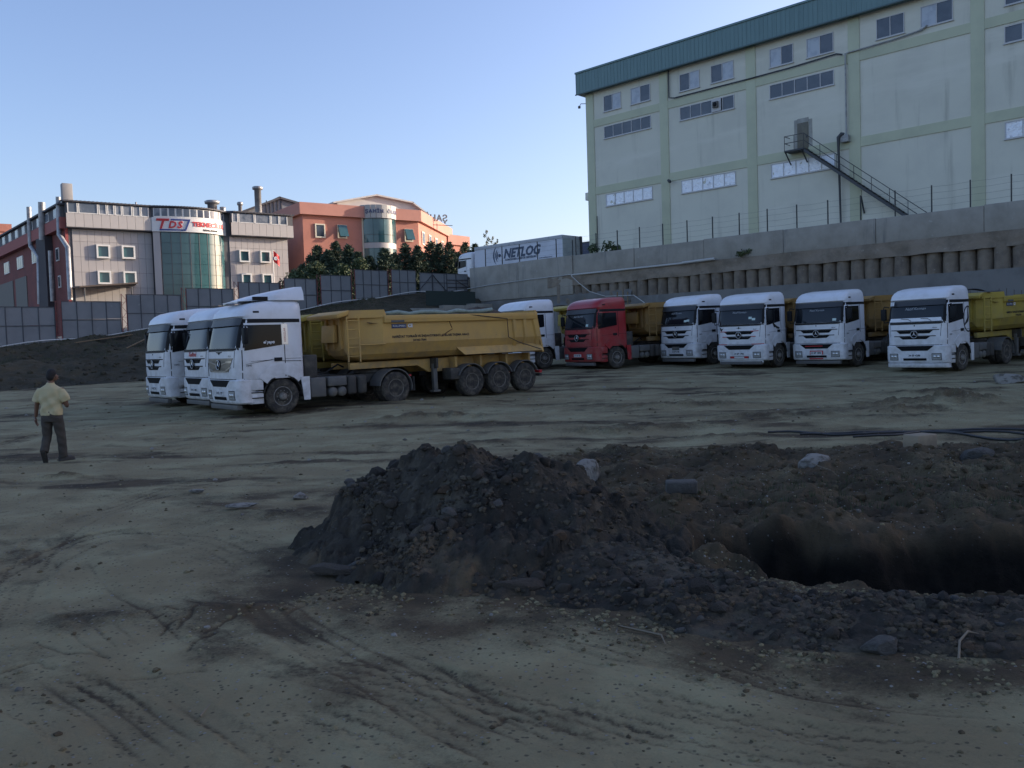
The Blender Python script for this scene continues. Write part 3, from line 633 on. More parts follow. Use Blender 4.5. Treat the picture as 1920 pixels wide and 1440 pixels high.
rough_beam(-44, 62, 6.16, 6.99, 49.92, .16, 90, 300, 6).build('capping_beam', BEAMM, wall)
pile_meshes = []
for kk in range(5):
    m_ = MB(); rings = []
    for j in range(15):
        z_ = 6.35*j/14
        rings.append([((.40+.035*float(vnoise(np.array([a_*.9+kk*7]), np.array([z_*2.2]), 95)[0]))*cos(2*pi*a_/18), (.40+.05*float(vnoise(np.array([a_*.9+kk*7]), np.array([z_*2.2]), 96)[0]))*sin(2*pi*a_/18), z_) for a_ in range(18)])
    m_.loft(rings); pile_meshes.append(m_.mesh('pile', PILEM))
s0 = -44.6; k = 0
while s0 < 40:
    link('pile', pile_meshes[(k*3) % 5], wall, (s0+.03*sin(k*3.3), 50.28+.06*sin(k*2.1), 0.), k*.9); s0 += .84; k += 1
MB().box(-44.9, 62, 50.36, 50.9, 0, 8.3).build('wall_core', mat('wall_core_soil', (.16, .135, .105), .95, var=((.11, .093, .075), 2, .4, .7)), wall)
SH = MB(); SH.grid(lambda u, v: (-36+98*u, 49.62-.35*(1-v)*.6+.06*float(fbm(np.array([98*u]), np.array([v*5.]), .5, 3, 97)[0]), 5.02*v), 180, 10); SH.box(-36, 62, 49.75, 50.1, .2, 5.0)
SH.build('lower_wall', CONCD, wall)
rough_beam(-52.5, -36.1, 4.75, 5.5, 49.95, .2, 98, 60, 4).build('lower_beam', CONCD, wall)
MB().box(-52.6, -36.1, 49.98, 50.3, 0, 5.6).build('lower_wall', CONCD, wall)
MB().box(-52.7, -52.3, 50.46, 60, 5.4, 8.38).build('return_wall', CONC, wall, .02)
PVC = mat('pipe_pale', (.42, .42, .40), .6)
pw = tag(empty('drain_pipe', (0, 0, 0), W.a), 'long pale drain pipe lying along the foot of the parapet', 'pipe')
MB().tube([(-41.5, 49.75, 6.96), (-36, 49.72, 6.97), (-31.6, 49.72, 6.98)], .07, 10).build('pipe_length', PVC, pw)
MB().tube([(-31.7, 49.6, 7.0), (-29.3, 49.62, 7.05)], .09, 10).build('pipe_length', PVC, pw)
hose = [(-41.4, 49.6, 6.9), (-40.6, 49.5, 6.3), (-39.5, 49.35, 5.6), (-38, 49.3, 5.15), (-36.4, 49.2, 5.1), (-35.3, 49.0, 5.05), (-34.2, 48.6, 4.5), (-33.2, 48, 3.9)]
hp = empty('hose', (0, 0, 0), W.a); tag(hp, 'thin pale hose sagging from the drain pipe to the parked trailers', 'hose'); MB().tube(hose, .03, 6).build('hose_line', PVC, hp)
hp2 = empty('hose', (0, 0, 0), W.a); tag(hp2, 'thin pale hose stretched along the concrete at the wall corner', 'hose')
MB().tube([(-53, 49.8, 6.7), (-50, 49.75, 6.85), (-46, 49.75, 6.95), (-41.5, 49.7, 7.0)], .03, 6).build('hose_line', PVC, hp2)
# starter bars standing behind the trailers
REBAR = mat('rebar_rust', (.07, .05, .04), .8)
sb = tag(empty('starter_bars', (0, 0, 0), W.a), 'row of thin steel starter bars along the lower wall at right', 'steel bars')
for k in range(34): MB().tube([(-17+.34*k, 49.1, 3.2), (-17+.34*k, 49.1, 3.92+.08*sin(k*5))], .014, 5).build('bar', REBAR, sb)
MB().box(-17.3, -5.2, 48.95, 49.35, 0, 3.35).build('footing', CONCD, sb)
for k, (ds, zt) in enumerate(((-36.9, 5.4), (-36.4, 5.5), (-36.0, 5.35))): 
    o = MB().tube([(0, 0, 0), (.02, 0, zt)], .05, 6).build('timber_prop', mat('timber', (.20, .15, .09), .9)); o.location = W.w(ds, 49.2, 0); tag(o, ('leftmost', 'middle', 'rightmost')[k]+' of three slim timber props against the wall behind the red truck', 'timber prop', 'props behind the red truck')
# plant on the wall
def leaf_cloud(name, cs, m, leaf, n, seed, parent=None):
    r = np.random.default_rng(seed); P = []
    for (cx, cy, cz, rx, rz_) in cs:
        d = r.normal(size=(n, 3)); d /= np.linalg.norm(d, axis=1)[:, None]; d *= (r.random((n, 1))**.5)*np.array([rx, rx, rz_]); P.append(d+np.array([cx, cy, cz]))
    P = np.concatenate(P); N_ = len(P); a = r.normal(size=(N_, 3)); a /= np.linalg.norm(a, axis=1)[:, None]; b = np.cross(a, r.normal(size=(N_, 3))); b /= np.linalg.norm(b, axis=1)[:, None]
    s_ = leaf*(.6+.8*r.random((N_, 1))); V = np.stack([P-a*s_, P-b*s_*.5, P+a*s_, P+b*s_*.5], 1).reshape(-1, 3)
    return link(name, np_mesh(name, V, np.arange(len(V)).reshape(-1, 4), m, False), parent)
LEAF = mat('leaf_green', (.045, .075, .03), .7, var=((.085, .11, .04), .8, .4, .7))
p = W.w(-38.9, 50.7, 8.4); sh = tag(empty('shrub', p), 'small dark shrub growing on the wall top by the building corner', 'shrub')
leaf_cloud('foliage', [(-.9, .2, .35, .5, .4), (.1, 0, .45, .6, .5), (.7, -.3, .25, .4, .3)], LEAF, .11, 170, 8, sh); MB().tube([(0, 0, -.2), (0, 0, .3)], .03, 5).build('stem', ROOT, sh)
p = W.w(-27.5, 49.85, 7.25); sh = tag(empty('wall_plant', p), 'dark tuft of weed growing out of the parapet foot', 'plant')
leaf_cloud('foliage', [(0, -.1, 0, .4, .25), (.5, -.2, .08, .25, .2)], LEAF, .09, 120, 18, sh)
# posts and wires
POST = mat('fence_post_dark', (.025, .028, .030), .5)
fe = tag(empty('wire_fence', (0, 0, 0), W.a), 'thin dark fence posts with wires on top of the parapet', 'fence')
pm = MB().box(-.03, .03, -.03, .03, -.05, 1.46).mesh('post', POST)
for k in range(-6, 46): link('post', pm, fe, (-39.43+1.94*k, 50.2, 8.41))
WIRE = mat('wire_grey', (.16, .165, .17), .5, .5)
for k, zz in enumerate((8.75, 9.1, 9.45, 9.78)):
    w_ = MB()
    for j in range(-6, 45):
        a_ = -39.43+1.94*j; w_.tube([(a_, 50.2, zz), (a_+.97, 50.2, zz-.03), (a_+1.94, 50.2, zz)], .006, 3)
    w_.build('wire', WIRE, fe)

# ================================================================== SITE HOARDING
HOARD = mat('hoarding_sheet', (.215, .225, .232), .6, .05, var=[((.18, .19, .20), .7, .4, .7), ((.26, .265, .27), 3, .62, .75)], dirt=None)
HFRAME = mat('hoarding_frame', (.06, .065, .075), .6)
RUST = mat('red_lattice', (.22, .055, .05), .75, var=((.13, .06, .055), 5, .4, .7))
hd = tag(empty('site_hoarding', (H.o.x, H.o.y, 0), H.a), 'grey sheet metal site hoarding with red lattice posts along the bank', 'hoarding')
HP = [(-13.5, 4.0, 2.3), (-9.2, 4.35, 2.3), (-4.9, 4.7, 2.32), (-.6, 5.03, 2.33), (3.3, 5.38, 2.33), (7.15, 5.86, 2.5), (11.0, 6.33, 2.5), (14.7, 6.83, 2.55), (18.2, 7.2, 2.5), (21.2, 7.52, 2.35), (24.2, 8.05, 2.4), (27.6, 8.18, 2.1), (30.4, 8.02, 1.65), (35.9, 8.1, 1.6)]
for i in range(len(HP)-1):
    a_, zt, hh_ = HP[i]; b_ = HP[i+1][0]; zt2 = zt if i < 11 else (zt+HP[i+1][1])/2
    w = b_-a_; cols = 4 if w > 3.4 else (3 if w > 2.2 else 2); l0 = a_+.20; l1 = b_-.20
    dz = (HP[i+1][1]-zt)*.15
    for c in range(cols):
        for r_ in range(2):
            x0 = l0+(l1-l0)*c/cols; x1 = l0+(l1-l0)*(c+1)/cols; z1 = zt-(0 if r_ == 0 else hh_*.47)+dz*c/cols; z0 = zt-(hh_*.47 if r_ == 0 else hh_*1.02)+dz*c/cols
            MB().hexa([(x0+.012, -.02, z0+.01), (x1-.012, -.02, z0+.01), (x1-.012, .015, z0+.01), (x0+.012, .015, z0+.01), (x0+.012, -.02, z1-.01), (x1-.012, -.02, z1-.01), (x1-.012, .015, z1-.01), (x0+.012, .015, z1-.01)]).build('panel', HOARD, hd)
    f_ = MB()
    for c in range(cols+1):
        x = l0+(l1-l0)*c/cols; f_.box(x-.02, x+.02, -.06, -.022, zt-hh_*1.02, zt+dz*c/cols)
    for zz in (zt-hh_*.47, zt-hh_*.98): f_.box(l0, l1, -.055, -.024, zz-.02, zz+.02)
    f_.box(l0, l1, -.05, .03, zt-.02+dz*.5, zt+.02+dz*.5)
    f_.build('panel_frame', HFRAME, hd)
    if i < 12 and i > 0:                                   # lattice post at the left end of the bay
        la = MB(); zt_ = max(zt, HP[i-1][1])+.05; zb = zt-hh_-.15
        for x in (a_-.15, a_+.15): la.tube([(x, -.09, zb), (x, -.09, zt_)], .028, 5)
        n_ = 7
        for q_ in range(n_):
            z0 = zb+(zt_-zb)*q_/n_; z1 = zb+(zt_-zb)*(q_+1)/n_; sgn = 1 if q_ % 2 else -1
            la.tube([(a_-.15*sgn, -.09, z0), (a_+.15*sgn, -.09, z1)], .016, 4)
        la.build('lattice_post', RUST, hd)
br = MB()                                                  # bracing on the gate-like end bays
for a_, b_, z0, z1 in ((30.5, 31.9, 6.6, 7.9), (33.3, 31.9, 6.6, 7.9)): br.tube([(a_, -.08, z0), (b_, -.08, z1)], .035, 5)
for a_ in (31.9, 33.4, 34.4): br.tube([(a_, -.08, 6.5), (a_, -.08, 8.0)], .035, 5)
br.tube([(33.4, -.08, 7.5), (35.8, -.08, 7.55)], .03, 5); br.tube([(33.5, -.08, 6.9), (35.8, -.08, 6.95)], .03, 5); br.tube([(34.4, -.08, 7.5), (35.7, -.08, 6.9)], .03, 5)
br.build('brace', HFRAME, hd)
rp = empty('white_rope', (H.o.x, H.o.y, 0), H.a); tag(rp, 'white rope line strung along the foot of the hoarding', 'rope')
MB().tube([(s_, -.35, hb(s_)+.06+.08*sin(s_*.9)) for s_ in np.arange(-14, 35.5, .7)], .035, 6).build('rope_line', mat('rope_white', (.62, .62, .60), .7), rp)
TIMB = mat('timber_plank', (.23, .155, .085), .9, var=((.16, .11, .065), 2, .4, .7))
def plank(label, s_, v_, L, rot, tilt):
    o = MB().box(-L/2, L/2, -.09, .09, -.025, .025).build('plank', TIMB, None, .005); a = emb_pt(s_, v_); o.location = (a[0], a[1], a[2]+.25); o.rotation_euler = (0, tilt, rot); tag(o, label, 'plank')
plank('brown plank leaning on the bank beside the leftmost truck', 6.3, .62, 3.4, H.a+.1, -.42)
plank('second thin plank lying higher on the bank by the rope', 5.2, .83, 3.6, H.a+.2, -.12)
# side wall: piles and beam under the far end of the bank
sw = tag(empty('side_wall', (H.o.x, H.o.y, 0), H.a), 'grey capping beam on piles below the hoarding behind the ochre tipper', 'retaining wall')
def zsw(s_): return hb(s_)-1.25
s_ = 13.0; k = 0
while s_ < 35.5:
    zt = zsw(s_+1.4); MB().box(s_, s_+2.79, -4.05, -3.45, zt-.72, zt).build('beam_segment', CONC if k > 3 else CONCD, sw, .02)
    for j in range(3): link('pile', pile_meshes[(k+j) % 5], sw, (s_+.45+.93*j, -3.6, zt-.72-6.3), k+j)
    s_ += 2.8; k += 1
MB().hexa([(13, -3.5, 0), (35.6, -3.5, 0), (35.6, -3.1, 0), (13, -3.1, 0), (13, -3.5, zsw(13)-.1), (35.6, -3.5, zsw(35.6)-.3), (35.6, -3.1, zsw(35.6)-.3), (13, -3.1, zsw(13)-.1)]).build('wall_core', CHASSIS, sw)
RECESS_SHADE = mat('recess_shade', (.03, .045, .04), .9)
o = MB().box(28.6, 33.6, -3.46, -3.42, zsw(31)+.0, zsw(31)+1.15).build('recess_sheet', RECESS_SHADE, sw)  # added dark sheet above the beam, a recess's shade put into its colour
# ================================================================== GREEN FACTORY (right)
PLASTER = mat('plaster_cream', (.635, .625, .515), .9, var=[((.58, .57, .475), .35, .4, .7), ((.38, .375, .305), .9, .54, .80, (1.3, 1.3, .10)), ((.68, .665, .56), .25, .55, .7, (.3, 1, 1.5))], bump=(12, .15))
PGREEN = mat('plaster_green', (.51, .53, .375), .9, var=[((.46, .48, .345), .6, .4, .7)], bump=(12, .15))
TEAL = mat('teal_sheet', (.135, .225, .225), .55, .05, var=[((.115, .195, .195), 1.5, .4, .7, (3, 3, .2))])
WFRAME = mat('window_frame', (.50, .50, .49), .6)
WGLASS = mat('window_glass', (.035, .045, .06), .07, spec=.6, var=((.06, .07, .085), .5, .45, .6))
WPALE = mat('window_blind', (.42, .46, .50), .35, var=((.33, .37, .42), 1.5, .45, .6))
FOIL = mat('silver_foil', (.86, .88, .90), .38, .35, var=((.50, .52, .56), 3.2, .60, .72), bump=(3.5, 1.0, .12))
fb = tag(empty('factory_building', (0, 0, 0), W.a), 'tall cream factory with pale green piers and teal roof edge', 'building')
MB().box(-46.2, 62, 58.04, 92, 7.0, 22.9).build('wall', PLASTER, fb)
MB().box(-46.26, -45.45, 57.97, 58.9, 7.0, 22.86).build('pier', PGREEN, fb, .01)
PIERS = [-38.46+7.5*k for k in range(14)]
for s_ in PIERS: MB().box(s_-.38, s_+.38, 57.97, 58.05, 7.0, 22.86).build('pier', PGREEN, fb, .01)
edges = [-45.45-.38]+PIERS
for i in range(len(edges)-1):
    a_, b_ = edges[i]+.383, edges[i+1]-.383
    for z0, z1 in ((19.95, 20.55), (14.32, 14.95)): MB().box(a_, b_, 57.985, 58.05, z0, z1).build('band', PGREEN, fb)
# roof edge of ribbed teal sheet
rf = MB().box(-46.9, 62, 57.5, 92, 22.88, 24.6).build('roof_edge', TEAL, fb)
ribs = MB()
for k in range(330): ribs.box(-46.86+.33*k, -46.80+.33*k, 57.485, 57.5, 22.9, 24.58)
ribs.build('sheet_ribs', TEAL, rf)
MB().box(-46.93, 62, 57.42, 57.5, 24.58, 24.72).build('coping', TEAL, rf); MB().box(-46.93, 62, 57.42, 57.5, 22.80, 22.89).build('drip', mat('teal_dark', (.07, .12, .125), .6), rf)
def window(parent, x0, x1, z0, z1, D, n, kinds, frame=WFRAME, fw=.05, proud=.05, name='window'):
    fr = MB(); fr.box(x0, x1, D-proud, D+.02, z0, z0+fw); fr.box(x0, x1, D-proud, D+.02, z1-fw, z1)
    for k in range(n+1):
        x = x0+(x1-x0-fw)*k/n; fr.box(x, x+fw, D-proud+.002, D+.018, z0+fw, z1-fw)
    w_ = fr.build(name, frame, parent)
    for k in range(n):
        a_ = x0+(x1-x0-fw)*k/n+fw; b_ = x0+(x1-x0-fw)*(k+1)/n
        mm = {'g': WGLASS, 'p': WPALE, 'f': FOIL}[kinds[k % len(kinds)]]
        pn = MB()
        if kinds[k % len(kinds)] == 'f':
            sd_ = int(x0*13+k*7) & 255
            pn.grid(lambda u, v: (a_+(b_-a_)*u, D-.012+.03*float(fbm(np.array([u*2.5+sd_]), np.array([v*2.5]), 1., 3, sd_)[0]), z0+fw+(z1-z0-2*fw)*v), 8, 8, False)
        else: pn.box(a_, b_, D-.012-.006*(k % 2), D+.015, z0+fw, z1-fw)
        pn.build('pane', mm, w_)
    MB().box(x0-.05, x1+.05, D-.10, D+.02, z0-.06, z0-.002).build('sill', frame, w_)
    return w_
tk = ['gp', 'pg', 'gp', 'gp', 'pg', 'pg', 'gg', 'pg', 'gp', 'pg']
for i in range(10):
    l = edges[i] if i else -45.85
    base = l+1.45
    window(fb, base+.03, base+1.80, 21.0, 22.3, 58.04, 2, tk[(2*i) % 10]); window(fb, base+2.78, base+4.68, 21.0, 22.3, 58.04, 2, tk[(2*i+1) % 10])
    if i != 3:
        window(fb, base, base+4.68, 18.8, 19.8, 58.04, 5, ('ggggg', 'ggggg', 'ggggg', 'g', 'gpggg')[i % 5])
        window(fb, base, base+4.68, 13.2, 14.2, 58.04, 5, 'f')
        if i == 1:
            ac = MB().box(base+2.86, base+3.62, 57.9, 57.975, 18.84, 19.78).build('vent_panel', WFRAME, fb); MB().box(base+3.0, base+3.45, 57.72, 57.9, 19.1, 19.55).build('fan_box', GREYP, ac, .02)
            MB().lathe([(.17, 57.715), (.17, 57.70), (.05, 57.69)], 'y', 16, (base+3.22, 0, 19.33)).build('fan_mouth', BLACK, ac)
# door, landing, stairs
STEEL = mat('steel_dark', (.06, .065, .07), .6, .3, var=((.12, .08, .06), 3, .6, .8))
dr = MB().box(-27.47, -26.69, 57.96, 58.03, 14.78, 16.68).build('door', mat('door_olive', (.16, .15, .11), .7, var=((.12, .11, .085), 2, .4, .7)), fb, .01)
MB().box(-26.82, -26.76, 57.92, 57.96, 15.6, 15.75).build('handle', STEEL, dr)
pt = mat('plaster_patch', (.30, .30, .27), .95, var=((.40, .40, .36), 2, .4, .7))
o = MB()
for a_, b_, z0, z1 in ((-27.72, -27.50, 14.78, 16.95), (-26.66, -26.42, 14.78, 16.85), (-27.49, -26.67, 16.70, 17.0)): o.box(a_, b_, 58.02, 58.046, z0, z1)
o.build('door_surround', pt, fb)
st = tag(empty('fire_stairs', (0, 0, 0), W.a), 'dark steel fire stairs descending the factory wall from a door', 'stairs')
MB().box(-28.0, -26.6, 57.0, 57.95, 14.66, 14.76).build('landing', STEEL, st)
for x in (-27.95, -26.75): MB().tube([(x, 57.05, 14.68), (x, 57.92, 13.9)], .05, 6).build('bracket', STEEL, st)
sx0, sz0, sx1, sz1 = -26.6, 14.7, -17.5, 7.4
for y in (57.05, 57.9): MB().hexa([(sx0, y, sz0-.22), (sx1, y, sz1-.22), (sx1, y+.05, sz1-.22), (sx0, y+.05, sz0-.22), (sx0, y, sz0), (sx1, y, sz1), (sx1, y+.05, sz1), (sx0, y+.05, sz0)]).build('stringer', STEEL, st)
for k in range(36):
    f_ = (k+.5)/36; x = sx0+(sx1-sx0)*f_; z_ = sz0+(sz1-sz0)*f_; MB().box(x-.12, x+.12, 57.1, 57.9, z_-.1, z_-.06).build('tread', STEEL, st)
ra = MB(); y = 57.07
for dz in (.5, .98):
    ra.tube([(-28.0, y, 14.76+dz), (sx0, y, 14.76+dz), (sx1, y, sz1+dz)], .025, 6); ra.tube([(-28, 57.9, 14.76+dz), (-28, y, 14.76+dz)], .025, 6)
for x in (-28.0, -27.3): ra.tube([(x, y, 14.7), (x, y, 15.74)], .022, 6)
for k in range(9): f_ = k/8.; ra.tube([(sx0+(sx1-sx0)*f_, y, sz0+(sz1-sz0)*f_), (sx0+(sx1-sx0)*f_, y, sz0+(sz1-sz0)*f_+1.0)], .022, 6)
ra.build('railing', STEEL, st)
MB().tube([(-22.9, 57.5, 10.95), (-22.9, 58.0, 9.9)], .06, 6).build('bracket', STEEL, st)
# pipes on the facade
PIPEG = mat('pipe_grey', (.33, .34, .33), .6, var=((.22, .22, .21), 3, .4, .7))
MB().tube([(-23.98, 57.88, 20.62), (-23.98, 57.88, 15.4), (-23.98, 57.8, 15.2)], .055, 8).build('downpipe', PIPEG, fb)
MB().tube([(-18.8, 57.9, 21.05), (-19.1, 57.9, 20.85), (-21, 57.9, 20.7), (-23.9, 57.9, 20.62)], .05, 8).build('conduit', PIPEG, fb)
MB().tube([(-37.9, 57.9, 23), (-37.9, 57.9, 20.75), (-37.4, 57.9, 20.62), (-31, 57.9, 20.6), (-28, 57.9, 20.62), (-24.6, 57.9, 20.75), (-24.2, 57.9, 20.6)], .05, 8).build('conduit', STEEL, fb)
b_ = MB().tube([(-24.05, 57.7, 15.25), (-24.2, 57.62, 15.3), (-24.4, 57.62, 15.1), (-24.42, 57.62, 14.5), (-24.42, 57.9, 7.4)], [.12, .14, .14, .09, .05], 8); b_.build('exhaust_elbow', STEEL, fb)
MB().box(-24.3, -23.75, 57.6, 57.97, 14.75, 15.2).build('junction_box', PIPEG, fb, .01)
o = MB().lathe([(.0, 0), (.10, 0), (.13, .25), (.09, .45), (0, .45)], 'x', 12, (0, 0, 0)).build('lamp', STEEL, fb); o.location = (-38.0, 57.7, 14.35); o.rotation_euler = (0, .45, -.6)
MB().tube([(-45.3, 57.9, 12.5), (-45.3, 57.9, 7.4)], .035, 6).build('downpipe', STEEL, fb)
MB().box(-47.0, -46.27, 58.5, 61, 14.1, 14.75).build('ledge', PLASTER, fb, .02)
cm = MB().tube([(-46.2, 58.1, 22.1), (-46.8, 58.0, 22.2), (-46.85, 57.9, 22.0)], .03, 6).build('camera_arm', STEEL, fb); MB().lathe([(.0, -.12), (.1, -.1), (.12, 0), (.1, .1), (0, .12)], 'z', 12, (-46.85, 57.85, 21.9)).build('camera_dome', GREYP, cm)

# ================================================================== GREY PANEL FACTORY (left)
T = Frame(-46.7, 90, 36.5)
PANEL = mat('alu_panel', (.42, .39, .37), .5, .1, var=((.38, .355, .34), .4, .4, .7))
PANELB = mat('alu_panel_ledge', (.46, .43, .40), .5, .1, var=((.41, .385, .365), .4, .4, .7))
JOINT = mat('panel_backing', (.10, .10, .105), .8)
WHITEF = mat('white_frame', (.68, .67, .63), .5)
TGLASS = mat('teal_glass', (.03, .085, .095), .06, spec=.7, var=((.045, .11, .12), .25, .4, .6))
CREAM = mat('cream_trim', (.66, .60, .46), .6)
ROOFD = mat('roof_dark', (.06, .06, .07), .7)
BRICKR = mat('red_render', (.20, .065, .055), .9, var=[((.15, .055, .05), .6, .4, .7), ((.26, .10, .08), 2, .6, .75)], bump=(6, .2))
DUCT = mat('duct_steel', (.36, .36, .36), .5, .5, var=((.22, .22, .23), 2, .4, .7))
td = tag(empty('panel_factory', (T.o.x, T.o.y, 0), T.a), 'grey panel clad factory with curved teal glass bay and red logo sign', 'building')
core = MB(); FP = [(1.0, .2), (25, .2), (25, 40), (-2.1, 40)]; core.prism(FP, 'z', 2.5, 18.15); core.build('wall', JOINT, td)
# cladding panels, each its own piece
pm = {}
def panel(x0, x1, z0, z1, y0, m, dep=.06):
    key = (round(x1-x0, 3), round(z1-z0, 3), m.name)
    if key not in pm: pm[key] = MB().box(.012, x1-x0-.012, 0, dep, .012, z1-z0-.012).mesh('cladding_panel', m)
    link('cladding_panel', pm[key], td, (x0, y0, z0))
WN = [(3.58, 4.92, 12.5, 13.95), (6.1, 7.46, 12.52, 13.95), (3.58, 4.9, 9.75, 11.16), (6.14, 7.46, 9.75, 11.16), (18.93, 20.2, 12.55, 13.98), (21.44, 22.72, 12.55, 13.98), (19.1, 20.3, 9.85, 11.25), (21.6, 22.85, 9.85, 11.25)]
rows = [15.5, 14.22, 12.6, 11.0, 9.4, 7.8, 6.2, 4.6]
for (xa, xb, nn) in ((1.35, 9.3, 11), (17.9, 25.0, 10)):
    for c in range(nn):
        for r_ in range(len(rows)-1): panel(xa+(xb-xa)*c/nn, xa+(xb-xa)*(c+1)/nn, rows[r_+1], rows[r_], .14, PANEL)
for (x0, x1, z0, z1) in WN:
    fr = MB(); fw = .17
    fr.box(x0, x1, -.16, .13, z0, z0+fw); fr.box(x0, x1, -.16, .13, z1-fw, z1); fr.box(x0, x0+fw, -.158, .128, z0+fw, z1-fw); fr.box(x1-fw, x1, -.158, .128, z0+fw, z1-fw)
    w_ = fr.build('window', WHITEF, td); MB().box(x0+fw, x1-fw, .02, .13, z0+fw, z1-fw).build('pane', TGLASS, w_)
# projecting attic: panel band, window band, eave
def attic(xa, xb, nn, seed):
    MB().box(xa, xb, -.55, .19, 15.55, 15.62).build('soffit', JOINT, td)
    for c in range(nn): panel(xa+(xb-xa)*c/nn, xa+(xb-xa)*(c+1)/nn, 15.62, 17.05, -.62, PANELB)
    MB().box(xa, xb, -.50, .1, 17.05, 18.2).build('attic_wall', JOINT, td)
    r = random.Random(seed); x = xa+.15
    while x < xb-.8:
        w = min(r.choice((.8, 1.0, 1.9, .7)), xb-.1-x)
        fr = MB(); fr.box(x, x+.10, -.60, -.5, 17.07, 18.1); fr.box(x+w-.10, x+w, -.60, -.5, 17.07, 18.1); fr.box(x+.1, x+w-.1, -.59, -.5, 17.07, 17.15)
        w_ = fr.build('attic_window', WHITEF, td); MB().box(x+.1, x+w-.1, -.54, -.5, 17.15, 18.12).build('pane', mat('attic_glass', (.09, .11, .14), .1, var=((.20, .22, .25), .4, .45, .55)), w_); x += w+.05
attic(.75, 9.2, 10, 4); attic(17.95, 25.5, 9, 9)
# curved bay
BP = smooth_poly([(9.2, -.62), (10.6, -1.05), (12.2, -1.40), (13.7, -1.50), (15.2, -1.25), (16.5, -.65), (17.4, .1), (17.95, .75)], 8)
bl = [0.]
for i in range(1, len(BP)): bl.append(bl[-1]+math.hypot(BP[i][0]-BP[i-1][0], BP[i][1]-BP[i-1][1]))
def bay(t, off=0.):
    s_ = t*bl[-1]; x = float(np.interp(s_, bl, [p_[0] for p_ in BP])); y = float(np.interp(s_, bl, [p_[1] for p_ in BP]))
    x2 = float(np.interp(min(s_+.05, bl[-1]), bl, [p_[0] for p_ in BP])); y2 = float(np.interp(min(s_+.05, bl[-1]), bl, [p_[1] for p_ in BP])); x1 = float(np.interp(max(s_-.05, 0), bl, [p_[0] for p_ in BP])); y1 = float(np.interp(max(s_-.05, 0), bl, [p_[1] for p_ in BP]))
    dx, dy = x2-x1, y2-y1; L = math.hypot(dx, dy) or 1; return x+dy/L*off, y-dx/L*off
def bay_slab(name, m, t0, t1, z0, z1, o0, o1, parent, n=10):
    def fn(u, v, s_): x, y = bay(t0+(t1-t0)*u, o1 if s_ else o0); return (x, y, z0+(z1-z0)*v)
    return MB().slab(fn, n, 1).build(name, m, parent)
bay_slab('bay_core', JOINT, .07, .99, 3, 15.5, -.5, -.30, td, 30)
NC = 8
for c in range(NC):
    t0 = .09+.85*c/NC; t1 = .09+.85*(c+1)/NC
    for r_ in range(9):
        z1 = 15.5-1.16*r_; 
        if z1 < 6: break
        bay_slab('glass_pane', TGLASS, t0+.002, t1-.002, z1-1.15, z1-.02, -.22, -.16+.006*((c+r_) % 2), td, 4)
for c in range(NC+1): bay_slab('mullion', JOINT, .09+.85*c/NC-.0035, .09+.85*c/NC+.0035, 5, 15.52, -.22, -.13, td, 1)
bay_slab('bay_jamb', PANEL, .005, .08, 3, 15.52, -.3, -.08, td, 4); bay_slab('bay_jamb', CREAM, .945, .995, 3, 15.6, -.3, -.02, td, 4)
sgn = bay_slab('sign_band', mat('sign_white', (.70, .69, .66), .5), 0.0, 1.0, 15.55, 17.1, -.25, .06, td, 40)
bay_slab('attic_glass_band', JOINT, 0.0, 1.0, 17.1, 18.15, -.4, -.08, td, 40)
for c in range(12):
    t0 = .02+.96*c/12; t1 = t0+.96/12
    w_ = MB().slab(lambda u, v, s_: (*bay(t0+(t1-t0)*u, -.02 if s_ else -.06), 17.12+.98*v), 4, 1).build('attic_window', WHITEF, td)
    bay_slab('pane', mat('attic_glass_dark', (.045, .055, .08), .1) if c in (6, 7) else MATS['attic_glass'], t0+.010, t1-.010, 17.25, 18.08, -.05, .0, w_, 4)
def on_bay(t0, zc, wid):
    return lambda x, y, z_: Vector((*bay(t0+x/bl[-1], .085+z_), zc+y))
SRED = mat('sign_red', (.50, .03, .035), .5); SBLUE = mat('sign_blue', (.03, .055, .22), .5)
link('sign_lettering', text_mesh('DS', 1.05, SRED, .02, on_bay(.245, 16.27, 0), .25, spacing=1.25, bold=.035), sgn)
lt = MB()
def bq(p_, o0, o1): # flat polygon (s, z) on the bay -> solid
    n_ = len(p_); lt.add([(*bay(a_/bl[-1], o0), b_) for a_, b_ in p_]+[(*bay(a_/bl[-1], o1), b_) for a_, b_ in p_], [tuple(range(n_))[::-1], tuple(range(n_, 2*n_))]+[(i, (i+1) % n_, n_+(i+1) % n_, n_+i) for i in range(n_)])
for P_ in ([(.75, 15.66), (3.35, 15.66), (3.45, 15.82), (.8, 15.82)], [(3.35, 15.66), (3.5, 15.66), (4.0, 16.9), (3.78, 16.9)], [(1.95, 16.78), (3.9, 16.78), (4.0, 16.94), (2.0, 16.94)]): bq(P_, .065, .12)
lt.build('sign_frame', SBLUE, sgn); lt = MB()
for P_ in ([(.45, 16.72), (1.75, 16.72), (1.80, 16.96), (.5, 16.96)], [(.78, 15.84), (1.0, 15.84), (1.3, 16.72), (1.05, 16.72)]): bq(P_, .065, .125)
lt.build('sign_lettering', SRED, sgn)
link('sign_lettering', text_mesh('TEKNEC\u0130LER', .68, SRED, .02, on_bay(.65, 16.42, 0), 0, spacing=1.05, bold=.03), sgn)
link('sign_lettering', text_mesh('METAL SANAY\u0130', .27, INK, .02, on_bay(.66, 15.83, 0), 0, bold=.012), sgn)
